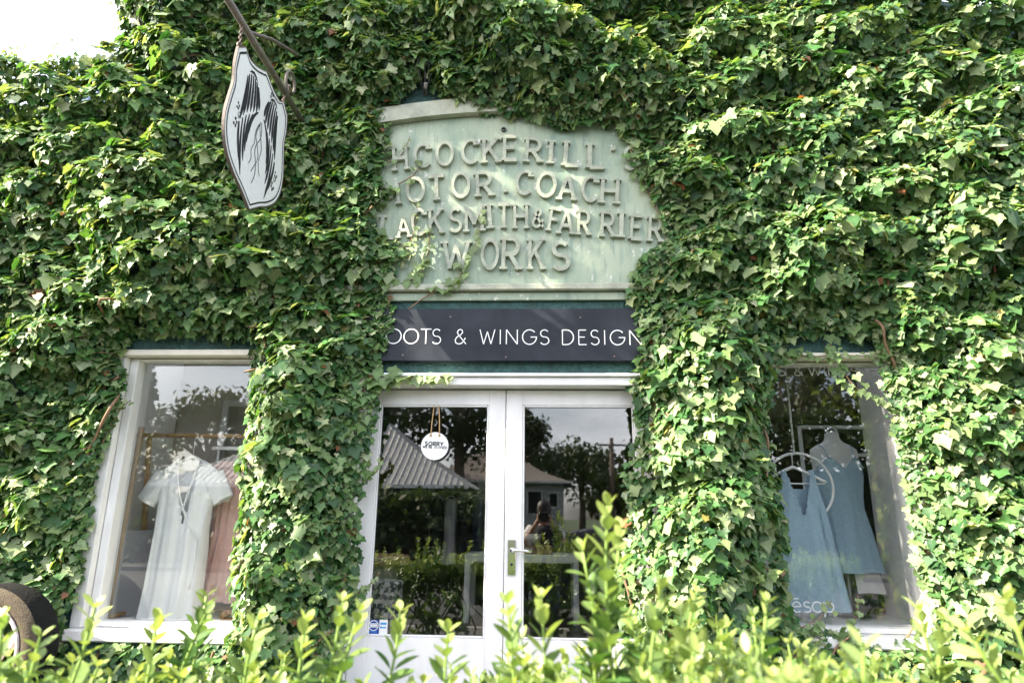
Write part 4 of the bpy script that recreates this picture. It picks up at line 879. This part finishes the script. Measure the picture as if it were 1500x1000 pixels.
# the 300 leaves that show largest stay single parts
rel = pos-CAM; dep = rel@cF; pxx = 750+FPX*(rel@cR)/dep; pyy = 500-FPX*(rel@cU)/dep
face = np.abs(np.sum(nrm(mats_[:, :, 2])*nrm(rel), 1))
score = sz_all/dep*np.sqrt(face)*((pxx > 10) & (pxx < 1490) & (pyy > 10) & (pyy < 960))
score = score*np.clip((-pos[:, 1])/(np.interp(np.arange(len(pos)), [0, n, n+1, len(pos)], [1, 1, 1, 1])*np.concatenate([np.maximum(Tt, .02), np.full(len(pos)-n, .08)])), .2, 1)**2
big = np.argsort(-score)[:300]; rest = np.ones(len(pos), bool); rest[big] = False
ivy = thing('ivy', 'dense green ivy climbing over the whole shop front and side wall', 'ivy', (-.25, -.15, 0))
V, Fq, Tn = scatter(iv, ivf, rib, mats_[rest], pos[rest], cols[rest])
o = link(bpy.data.objects.new('leaf_mass', fast_mesh('leaf_mass', V, Fq, Tn, 'ivy_leaf')), ivy); o['kind'] = 'stuff'
var = []
for k in range(6): var.append(fast_mesh('leaf', iv*[1, 1, (.7, 1.4, -.3, 1.8, .2, 1.1)[k]], ivf, PAL[min(k, 4)][None]*rib[:, None], 'ivy_leaf'))
def leaf_objs(idx, meshes, mats_, pos, parent):
    for q, i in enumerate(idx):
        A = mats_[i]; o = bpy.data.objects.new('leaf', meshes[q % len(meshes)]); link(o, parent); x = A[:, 0]; y = A[:, 1]; z = np.cross(x, y); z = z/np.linalg.norm(z)*np.linalg.norm(y)
        o.matrix_basis = Matrix(((x[0], y[0], z[0], pos[i][0]), (x[1], y[1], z[1], pos[i][1]), (x[2], y[2], z[2], pos[i][2]), (0, 0, 0, 1)))
leaf_objs(big, var, mats_, pos, ivy)
for c in vstems: MB().tube(c, [.006-.004*i/len(c) for i in range(len(c))], 6).build('trailing_stem', 'vine_bark', ivy, True)
mb = MB()
for s_ in S1[3]+S2[3]: mb.tube(s_, .0022, 4, False)
o = mb.build('shoot_stems', 'green_stem', ivy, True); o['kind'] = 'stuff'
mb = MB()     # woody stems under the leaves
for j in range(230):
    x = rng.uniform(-4.6, 4.0); z = rng.uniform(.05, 4.6); pts = []; a = rng.uniform(.9, 2.2)
    for i in range(14):
        q = np.array([[x, z]])
        if any(inside(q, p)[0] for p in POLY) or z > top_z(q[:, 0])[0]-.05: break
        pts.append((x, -.03-.55*(thick(q)[0]-.05)*(.3+1.15*rng.random()), z)); a += rng.normal(0, .30); x += .10*cos(a); z += .10*sin(a)
    if len(pts) > 3: mb.tube(spl(pts, 3, False), rng.uniform(.004, .011), 5, False)
o = mb.build('woody_stems', 'vine_bark', ivy, True); o['kind'] = 'stuff'

# ================================================================== HEDGE in front
hl = []
for i in range(5):
    t = i/4; ww = .26*sin(pi*(t*.86+.07))**.9 if 0 < i < 4 else .0; hl += [(-ww, t, .05*ww/.21-.10*t*t), (0, t, -.10*t*t), (ww, t, .05*ww/.21-.10*t*t)]
hl = np.array(hl); hf = []
for i in range(4):
    a, b = 3*i, 3*(i+1); hf += [(a, a+1, b+1), (a, b+1, b), (a+1, a+2, b+2), (a+1, b+2, b+1)]
hf = np.array(hf); hrib = np.array([.95, 1.18, .95]*5)
HP, HM, HC, HS = [], [], [], []
def hshoot(base, d, ln, lf=.062, young=.5, pair=.027):
    m = max(4, int(ln/pair)); p = np.array(base, float); pts = [p.copy()]; ang = rng.random()*6.28; d = nrm(np.array(d, float))
    for i in range(m):
        t = (i+1)/m; d = nrm(d+rng.normal(0, .035, 3)+[0, 0, .02]); p = p+d*ln/m; pts.append(p.copy()); e1 = nrm(np.cross(d, [.3, 1, .1])); e2 = np.cross(d, e1); ang += 2.4
        for s_ in (0, 1) if i < m-1 else (0, 1, 2):
            a = ang+s_*(pi if i < m-1 else 2.1)+rng.normal(0, .25); out = e1*cos(a)+e2*sin(a); lift = (.30+.62*t)+rng.normal(0, .16); tipd = nrm(out*cos(lift)+d*sin(lift)); nn_ = nrm(d*cos(lift)-out*sin(lift)+rng.normal(0, .12, 3))
            sz_ = lf*(1.25-.62*t**2.2)*rng.uniform(.8, 1.18)*(1 if t > .12 else .8); HP.append(p+out*.003); HM.append(frames(nn_[None], tipd[None], np.array([sz_]))[0])
            g_ = np.clip(young*(t**1.6)*1.25+rng.normal(0, .08), 0, 1); HC.append((np.array([.060, .135, .035])*(1-g_)+np.array([.31, .38, .125])*g_)*rng.uniform(.82, 1.2))
    HS.append(pts)
def hpt(px, py, y): p = W3(px, py, y); return np.array(p)
# measured sprigs (tip pixel, distance plane, length)
for px, py, y, ln, lf, yg, lean in ((884, 738, -2.55, .60, .060, .7, (-.10, 0, 1)), (848, 805, -2.5, .38, .058, .5, (-.15, 0, 1)), (925, 775, -2.5, .46, .058, .8, (.25, 0, 1)), (790, 878, -2.5, .35, .055, .8, (-.05, 0, 1)), (745, 884, -2.5, .30, .055, .6, (-.1, 0, 1)), (960, 860, -2.6, .35, .06, .7, (.1, 0, 1)),
      (140, 892, -2.4, .35, .060, .95, (.22, 0, 1)), (18, 902, -2.5, .34, .056, .6, (0, 0, 1)), (222, 910, -2.3, .30, .055, .9, (0, 0, 1)), (282, 873, -2.1, .34, .062, .35, (-.05, 0, 1)), (305, 895, -2.15, .25, .055, .35, (.35, 0, 1)), (500, 882, -2.4, .32, .055, .7, (.1, 0, 1)), (525, 895, -2.45, .30, .055, .7, (.25, 0, 1)), (590, 896, -2.35, .30, .055, .7, (.15, 0, 1)), (440, 912, -2.4, .25, .055, .8, (0, 0, 1)),
      (655, 925, -2.4, .25, .055, .7, (0, 0, 1)), (1165, 950, -2.3, .25, .055, .6, (-.1, 0, 1)), (1195, 960, -2.3, .22, .05, .7, (.1, 0, 1)), (1362, 894, -2.4, .34, .055, .85, (-.05, 0, 1)), (1375, 905, -2.4, .3, .055, .85, (.2, 0, 1)), (1440, 910, -2.6, .34, .06, .9, (-.3, 0, 1)), (1080, 962, -2.4, .2, .055, .6, (0, 0, 1)), (1490, 880, -2.7, .4, .06, .85, (-.12, 0, 1)), (1010, 905, -2.6, .34, .06, .85, (.12, 0, 1)), (380, 905, -2.35, .28, .055, .85, (.1, 0, 1)), (70, 930, -2.5, .25, .055, .6, (.15, 0, 1))):
    tipp = hpt(px, py, y); d = nrm(np.array(lean, float)); hshoot(tipp-d*ln, d, ln, lf*1.1, yg, .027)
def hedge_top(x): return 1.112+.075*math.exp(-((x-.35)/.35)**2)+.04*sin(x*2.3+.5)+.03*sin(x*5.1)
for j in range(1350):
    x = rng.uniform(-2.9, 2.9); y = rng.uniform(-3.02, -2.08); ln = rng.uniform(.14, .30); tz_ = hedge_top(x)+rng.normal(0, .045)+.0*y
    hshoot((x, y, tz_-ln), (rng.normal(0, .22), rng.normal(0, .18), 1), ln, rng.uniform(.042, .062), np.clip(rng.normal(.62, .28), .02, 1))
for j in range(420):   # sides and body of the hedge
    x = rng.uniform(-3.0, 3.0); y = rng.choice([-3.08, -2.05])+rng.normal(0, .04); z = rng.uniform(.15, 1.0); hshoot((x, y*.97-.08, z), (rng.normal(0, .4), (y+2.55)*1.6, .5), rng.uniform(.12, .22), .058, rng.uniform(.1, .5))
HP = np.array(HP); HM = np.array(HM); HC = np.array(HC)
hedge = thing('hedge', 'bright yellow-green leafy hedge across the bottom in front of the shop', 'hedge', (0, -2.55, .03))
rel = HP-CAM; dep = np.maximum(rel@cF, .2); pxx = 750+FPX*(rel@cR)/dep; pyy = 500-FPX*(rel@cU)/dep
sc_ = np.linalg.norm(HM[:, :, 1], axis=1)/dep*np.clip((HP[:, 2]-.95)/.2, .05, 1)*((pxx > 0) & (pxx < 1500) & (pyy > 600) & (pyy < 985))
bigh = np.argsort(-sc_)[:300]; rest = np.ones(len(HP), bool); rest[bigh] = False
V, Fq, Tn = scatter(hl, hf, hrib, HM[rest], HP[rest], HC[rest]); o = link(bpy.data.objects.new('leaf_mass', fast_mesh('leaf_mass', V, Fq, Tn, 'hedge_leaf')), hedge); o['kind'] = 'stuff'
hv = [fast_mesh('leaf', hl, hf, (np.array([.060, .135, .035])*(1-g_)+np.array([.31, .38, .125])*g_)[None]*hrib[:, None], 'hedge_leaf') for g_ in (.0, .15, .3, .45, .65, .9)]
order_ = sorted(bigh, key=lambda i: HC[i][0]); 
for q, i in enumerate(order_): leaf_objs([i], [hv[min(5, int(np.clip((HC[i][0]-.06)/.24, 0, .99)*6))]], HM, HP, hedge)
mb = MB()
for s_ in HS: mb.tube([tuple(p) for p in s_[::2]+[s_[-1]]], [.0042]*(len(s_[::2]))+[.002], 4, False)
for j in range(60):
    x = -2.9+5.8*j/60; mb.tube([(x, -2.55+rng.normal(0, .15), .0), (x+rng.normal(0, .1), -2.55+rng.normal(0, .2), .5), (x+rng.normal(0, .2), -2.55+rng.normal(0, .3), .95)], [.014, .009, .005], 5, False)
o = mb.build('branches', 'green_stem', hedge, True); o['kind'] = 'stuff'

# ================================================================== ACROSS THE STREET (seen only as reflections in the glass), with an added shade tree
sl_v = np.array([(0, 0, 0), (.36, .5, .05), (0, 1, -.06), (-.36, .5, .05)]); sl_f = np.array([(0, 1, 2), (0, 2, 3)]); sl_r = np.ones(4)
def tree(x, y, h, r, label, trunk_r=.25, n_=2600, low=.35, col=(.035, .06, .018), size=.32, squash=.8, seed=0):
    rg = np.random.default_rng(seed+100); t_ = thing('tree', label, 'tree', (x, y, -.12), 'trees across the street'); mb = MB(); cz_ = h-r*squash
    mb.tube([(x, y, -.15), (x+.1, y, h*.25), (x-.05, y+.1, h*.5), (x, y, h*.85)], [trunk_r*1.2, trunk_r, trunk_r*.75, trunk_r*.2], 8)
    C_ = []
    for j in range(9):
        a = rg.random()*6.28; e = rg.uniform(.1, 1.1); L = r*rg.uniform(.55, .9); q = np.array([x+L*cos(a)*cos(e), y+L*sin(a)*cos(e), cz_+L*sin(e)*squash-.1*r]); mb.tube([(x, y, h*rg.uniform(low, .6)), tuple((np.array([x, y, h*.5])+q)/2+[0, 0, .1]), tuple(q)], [trunk_r*.5, trunk_r*.3, .03], 6); C_.append(q)
    mb.build('trunk', 'bark', t_, True)
    for j in range(16): d = nrm(rg.normal(0, 1, 3)); C_.append(np.array([x, y, cz_])+d*r*rg.uniform(.45, .85)*[1, 1, squash])
    C_ = np.array(C_); k = rg.integers(0, len(C_), n_); d = nrm(rg.normal(0, 1, (n_, 3))); p = C_[k]+d*(rg.random((n_, 1))**.5)*r*.36*[1, 1, squash]
    nn_ = d+rg.normal(0, .5, (n_, 3)); M_ = frames(nn_, rg.normal(0, 1, (n_, 3))+[0, 0, -.5], rg.uniform(.6, 1.3, n_)*size, .9)
    V, Fq, Tn = scatter(sl_v, sl_f, sl_r, M_, p, np.array(col)*rg.uniform(.6, 1.5, (n_, 1))); o = link(bpy.data.objects.new('crown', fast_mesh('crown', V, Fq, Tn, 'tree_leaf')), t_); o['kind'] = 'stuff'
tree(-20.8, -36, 9.3, 4.1, 'broad round tree reflected in the left window', .4, 3800, .3, (.055, .065, .022), .40, .75, 1)
tree(-4.6, -31, 11.8, 4.2, 'dark tall tree reflected at the top of the left door', .3, 3600, .35, (.03, .045, .016), .36, .95, 2)
tree(-9.6, -33, 12.4, 4.4, 'dark spreading tree reflected behind the iron roof in the left door', .3, 3000, .3, (.032, .05, .018), .38, .95, 4)
tree(-1.6, -50, 9.6, 3.6, 'dark tree reflected behind the flared roof between the doors', .3, 2400, .3, (.03, .05, .018), .42, .9, 5)
tree(-6.85, -2.80, 10.35, 1.02, 'tree added out of view on the pavement to shade the green panel', .10, 800, .5, (.05, .09, .025), .20, 1.05, 6)  # unseen tree on the near pavement, added to cast shade on the relief panel
tree(-1.6, -46, 10.4, 2.0, 'tall thin tree reflected at the left edge of the right door', .25, 1500, .4, (.035, .055, .02), .38, 1.3, 3)
for i, (x, y, h, r) in enumerate(((.8, -62, 8.9, 4.0), (3.6, -60, 9.3, 4.2), (7.2, -56, 8.6, 3.8), (10.9, -52, 9.6, 4.2), (5.4, -44, 5.0, 2.6))):
    tree(x, y, h, r, ('dark tree behind the house roof reflected in the right door', 'bushy dark tree reflected beside the house in the right door', 'dark tree reflected behind the pole in the right door', 'tall dark tree at the right edge of the right door reflection', 'low light green tree reflected in front of the dark trees')[i], .3, 1800, .3, (.03, .05, .018) if i < 4 else (.06, .085, .03), .45, .85, 10+i)
for i, (x, y, h, r) in enumerate(((11, -26, 9.5, 3.6), (15.5, -30, 11, 4.2), (19.5, -26, 8.5, 3.6))):
    tree(x, y, h, r, ('slim gum tree reflected at the left of the right window', 'tall gum tree reflected in the middle of the right window', 'bushy tree reflected behind the dress form in the right window')[i], .22, 1900, .35, (.04, .055, .024), .34, .95, 20+i)
def bank(name, label, x0, x1, y, h_, n_, seed):
    rg = np.random.default_rng(seed); t_ = thing(name, label, 'hedge', ((x0+x1)/2, y, -.1), 'garden hedges across the street'); p = np.stack([rg.uniform(x0, x1, n_), y+rg.normal(0, .5, n_), h_*rg.random(n_)**.6], 1); p[:, 2] *= .8+.35*vnoise(np.stack([p[:, 0]*.7, p[:, 0]*0], 1)+40, 77)
    V, Fq, Tn = scatter(sl_v, sl_f, sl_r, frames(rg.normal(0, 1, (n_, 3))+[0, .8, .5], rg.normal(0, 1, (n_, 3)), rg.uniform(.18, .34, n_), .9), p, np.array([.04, .065, .02])*rg.uniform(.6, 1.6, (n_, 1))); o = link(bpy.data.objects.new('leaf_mass', fast_mesh('leaf_mass', V, Fq, Tn, 'tree_leaf')), t_); o['kind'] = 'stuff'
    MB().box(x0, x1, y-.35, y+.1, -.1, h_*.62).build('branch_core', 'soil', t_)
bank('garden_hedge', 'dark garden hedge across the street reflected in the right window', 4.5, 32, -18.6, 5.0, 15000, 61)
bank('garden_hedge', 'low garden shrubs in front of the iron roofed house reflected in the left door', -13.4, -1.8, -16.9, 2.2, 5000, 63)
bank('garden_hedge', 'dark garden hedge across the street reflected low in the left window', -34, -13.6, -18.9, 4.3, 11000, 62)
def house(name, label, x0, x1, y0, y1, ze, zr, wallm, roofm, over=.5, curve=0.0, win=()):
    t_ = thing(name, label, 'house', ((x0+x1)/2, (y0+y1)/2, 0)); MB().box(x0, x1, y0, y1, -.1, ze).build('wall', wallm, t_)
    a, b, c, d = x0-over, x1+over, y0-over, y1+over; hx_ = min((b-a), (d-c))/2*.8; mb = MB(); ny = 6; P_ = []
    for k in range(ny+1):
        t = k/ny; i_ = hx_*t; z = ze-.08+(zr-ze+.08)*(t-curve*sin(pi*t)); P_ += [(a+i_, c+i_, z), (b-i_, c+i_, z), (b-i_, d-i_, z), (a+i_, d-i_, z)]
    Fc = [(4*k+j, 4*k+(j+1) % 4, 4*k+4+(j+1) % 4, 4*k+4+j) for k in range(ny) for j in range(4)]+[(4*ny, 4*ny+1, 4*ny+2, 4*ny+3)]; mb.add(P_, Fc); roof = mb.build('roof', roofm, t_)
    MB().box(a, b, d-.03, d+.10, ze-.16, ze-.04).build('gutter', 'house_white', t_)
    for (wx, wz_, ww, wh) in win:
        f_ = MB().box(wx-ww/2, wx+ww/2, y1+.003, y1+.06, wz_, wz_+wh).build('window', 'house_white', t_); MB().box(wx-ww/2+.07, wx+ww/2-.07, y1+.061, y1+.07, wz_+.07, wz_+wh-.07).build('pane', 'dark_glass', f_)
    return t_, roof
hA, roofA = house('tin_roof_house', 'house with a ribbed iron hip roof reflected in the left door', -12.5, -3.4, -27, -18.6, 2.55, 5.3, 'house_wall_shade', 'tin_roof', .9, .06, ((-5.2, .9, 1.0, 1.3), (-7.4, .9, 1.0, 1.3)))
a_, b_, d_, hx_ = -13.4, -2.5, -17.7, min(10.9, 10.2)/2*.8
for i in range(49):
    x = a_+.12+i*.22
    tm_ = min(1, (x-a_)/hx_, (b_-x)/hx_)
    if tm_ > .05: MB().tube([(x, d_-hx_*t, 2.47+2.83*(t-.06*sin(pi*t))+.015) for t in [tm_*k/5 for k in range(6)]], .028, 5).build('roof_rib', 'tin_roof', hA)
hB, _ = house('weatherboard_house', 'grey weatherboard house with a flared roof reflected in the right door', -7.5, 1.15, -44, -35, 3.55, 5.6, 'weatherboard', 'tile_roof', .55, .13, ((-.55, 1.6, .9, 1.4), (.55, 2.0, .6, .9)))
hC, _ = house('white_house', 'white house reflected low in the left window', -33, -24, -34, -28, 3.4, 5.6, 'house_white', 'house_brick', .4, 0, ((-27, 1.0, 1.2, 1.4), (-30, 1.0, 1.2, 1.4)))
for nm_, lb, x, y, r, h_ in (('utility_pole', 'slim power pole with a yellow band reflected in the right door', 4.75, -42, .16, 6.9), ('timber_pole', 'thick brown timber power pole reflected in the right window', 5.25, -8.2+2.2, .15, 8.6)):
    t_ = thing(nm_, lb, 'pole', (x, y, -.1)); MB().tube([(x, y, -.12), (x, y, h_)], [r*1.1, r*.85], 12).build('post', 'timber_pole', t_, True); MB().box(x-1.0, x+1.0, y-.06, y+.06, h_-.55, h_-.43).build('cross_arm', 'timber_pole', t_)
    MB().lathe([(r*1.08, .0), (r*1.08, .16)], (x, y, 1.7), 14).build('band', 'yellow_paint' if r < .155 and x < 5 else 'timber_pole', t_)
# parked black car behind the photographer
car = thing('parked_car', 'glossy black car parked at the kerb and reflected in the right door', 'car', (1.0, -7.0, -.115))
prof_c = [(-2.1, .35), (-2.2, .62), (-2.12, .86), (-1.25, .98), (-.62, 1.40), (-.2, 1.47), (.5, 1.46), (1.05, 1.32), (1.75, .98), (2.12, .90), (2.2, .6), (2.1, .35)]
V = []; Fc = []; secs = [(-.86, .93), (-.80, 1.0), (.80, 1.0), (.86, .93)]
def cpt(s_, z, yy, sc): 
    tumble = 1-.30*max(0, z-.95)/.55; return (1.0+s_*(1 if sc == 1 else .985), -7.0+yy*tumble, z*sc-.115+(0 if sc == 1 else .03))
for yy, sc in secs: V += [cpt(s_, z, yy, sc) for s_, z in prof_c]
m = len(prof_c)
for k in range(3): Fc += [(k*m+i, k*m+(i+1) % m, (k+1)*m+(i+1) % m, (k+1)*m+i) for i in range(m)]
Fc += [tuple(range(m)), tuple(range(4*m-1, 3*m-1, -1))]; ob('body', V, Fc, 'car_black', car)
for sx in (-1.4, 1.4):
    for sy in (-.80, .80):
        wv = MB().lathe([(.0, -.1), (.2, -.1), (.31, -.09), (.33, -.05), (.33, .05), (.31, .09), (.2, .1), (0, .1)], (1.0+sx, -7.0+sy, .215), 24, 'y').build('wheel', 'tyre_black', car, True); MB().lathe([(0, .112), (.17, .108), (.19, .101)], (1.0+sx, -7.0+sy, .215), 20, 'y').build('rim', 'steel', wv, True)
for (a, b) in ((-.95, -.1), (-.02, .95)): MB().add([(1.0+a-(.0 if a < -.5 else 0), -7+.876, .90), (1.0+b+(.25 if b > .5 else 0), -7+.876, .90), (1.0+b-.05, -7+.715, 1.27), (1.0+a+(.38 if a < -.5 else .02), -7+.715, 1.27)], [(0, 1, 2, 3)]).build('side_window', 'dark_glass', car)
for s_ in (-.6, .6): MB().box(1+2.06, 1+2.11, -7+s_-.17, -7+s_+.17, .53, .66, .01).build('headlight', 'print_white', car)
# the photographer
pr_ = thing('person', 'person in a white top holding a camera up, reflected in the right door', 'person', (0, -4.42, 0))
J = {'pel': (0, -4.45, .95, .13), 'sp': (0, -4.45, 1.18, .125), 'ch': (0, -4.43, 1.33, .13), 'nk': (0, -4.41, 1.44, .052), 'nk2': (0, -4.39, 1.50, .05),
     'sl': (-.18, -4.42, 1.38, .055), 'el': (-.27, -4.30, 1.20, .042), 'wl': (-.10, -4.20, 1.45, .028), 'hl': (-.07, -4.19, 1.51, .03), 'sr': (.18, -4.42, 1.38, .055), 'er': (.27, -4.30, 1.20, .042), 'wr': (.10, -4.20, 1.45, .028), 'hr': (.07, -4.19, 1.51, .03),
     'hpl': (-.10, -4.45, .90, .10), 'kl': (-.11, -4.42, .50, .062), 'al': (-.12, -4.46, .09, .042), 'tl': (-.13, -4.33, .04, .035), 'hpr': (.10, -4.45, .90, .10), 'kr': (.11, -4.42, .50, .062), 'ar': (.12, -4.46, .09, .042), 'tr': (.13, -4.33, .04, .035)}
E_ = [('pel', 'sp'), ('sp', 'ch'), ('ch', 'nk'), ('nk', 'nk2'), ('ch', 'sl'), ('sl', 'el'), ('el', 'wl'), ('wl', 'hl'), ('ch', 'sr'), ('sr', 'er'), ('er', 'wr'), ('wr', 'hr'), ('pel', 'hpl'), ('hpl', 'kl'), ('kl', 'al'), ('al', 'tl'), ('pel', 'hpr'), ('hpr', 'kr'), ('kr', 'ar'), ('ar', 'tr')]
ks = list(J); me = bpy.data.meshes.new('body'); me.from_pydata([J[k][:3] for k in ks], [(ks.index(a), ks.index(b)) for a, b in E_], []); bo = link(bpy.data.objects.new('body', me), pr_)
md = bo.modifiers.new('Skin', 'SKIN'); sv = me.skin_vertices[0].data
for i, k in enumerate(ks): sv[i].radius = (J[k][3], J[k][3]); sv[i].use_root = (k == 'pel')
bo.modifiers.new('Sub', 'SUBSURF').render_levels = 2; me.materials.append(M['skin'])
hv_ = []; 
mb = MB(); mb.lathe([(0, -.125), (.045, -.118), (.062, -.08), (.074, -.02), (.078, .04), (.068, .09), (.04, .118), (0, .125)], (0, -4.385, 1.60), 24); hd = mb.build('head', 'skin', pr_, True)
mb = MB(); mb.lathe([(.084, -.13), (.092, -.02), (.094, .05), (.082, .10), (.05, .135), (0, .145)], (0, -4.400, 1.605), 24); mb.build('hair', 'hair', pr_, True)
mb = MB(); mb.lathe([(.16, -.02), (.165, .10), (.17, .25), (.185, .38), (.17, .46), (.10, .50), (.06, .515)], (0, -4.44, .93), 28); mb.build('shirt', 'dark_cloth', pr_, True)
for s_ in (-1, 1):
    MB().tube([(s_*.15, -4.43, 1.385), (s_*.22, -4.37, 1.30), (s_*.255, -4.32, 1.235)], [.075, .066, .062], 14).build('shirt_sleeve', 'shirt', pr_, True)
    MB().tube([(s_*.10, -4.45, .96), (s_*.11, -4.42, .50), (s_*.12, -4.46, .08)], [.115, .08, .062], 14).build('trouser_leg', 'jeans', pr_, True)
    mb = MB()
    for f_ in range(5): mb.tube([(s_*.072, -4.192, 1.485+f_*.017), (s_*.083, -4.165, 1.49+f_*.017), (s_*.070, -4.142, 1.492+f_*.017)], [.0095, .009, .007], 7)
    mb.build('fingers', 'skin', pr_, True)
cm = thing('handheld_camera', 'black camera held at the eye by the person reflected in the right door', 'camera', (0, -4.2, 1.5)); MB().box(-.065, .065, -4.235, -4.175, 1.50, 1.60, .01).build('body', 'camera_black', cm); MB().lathe([(0, .0), (.036, .0), (.036, .045), (.03, .047), (.0, .040)], (0, -4.175, 1.55), 24, 'y').build('lens', 'camera_black', cm)
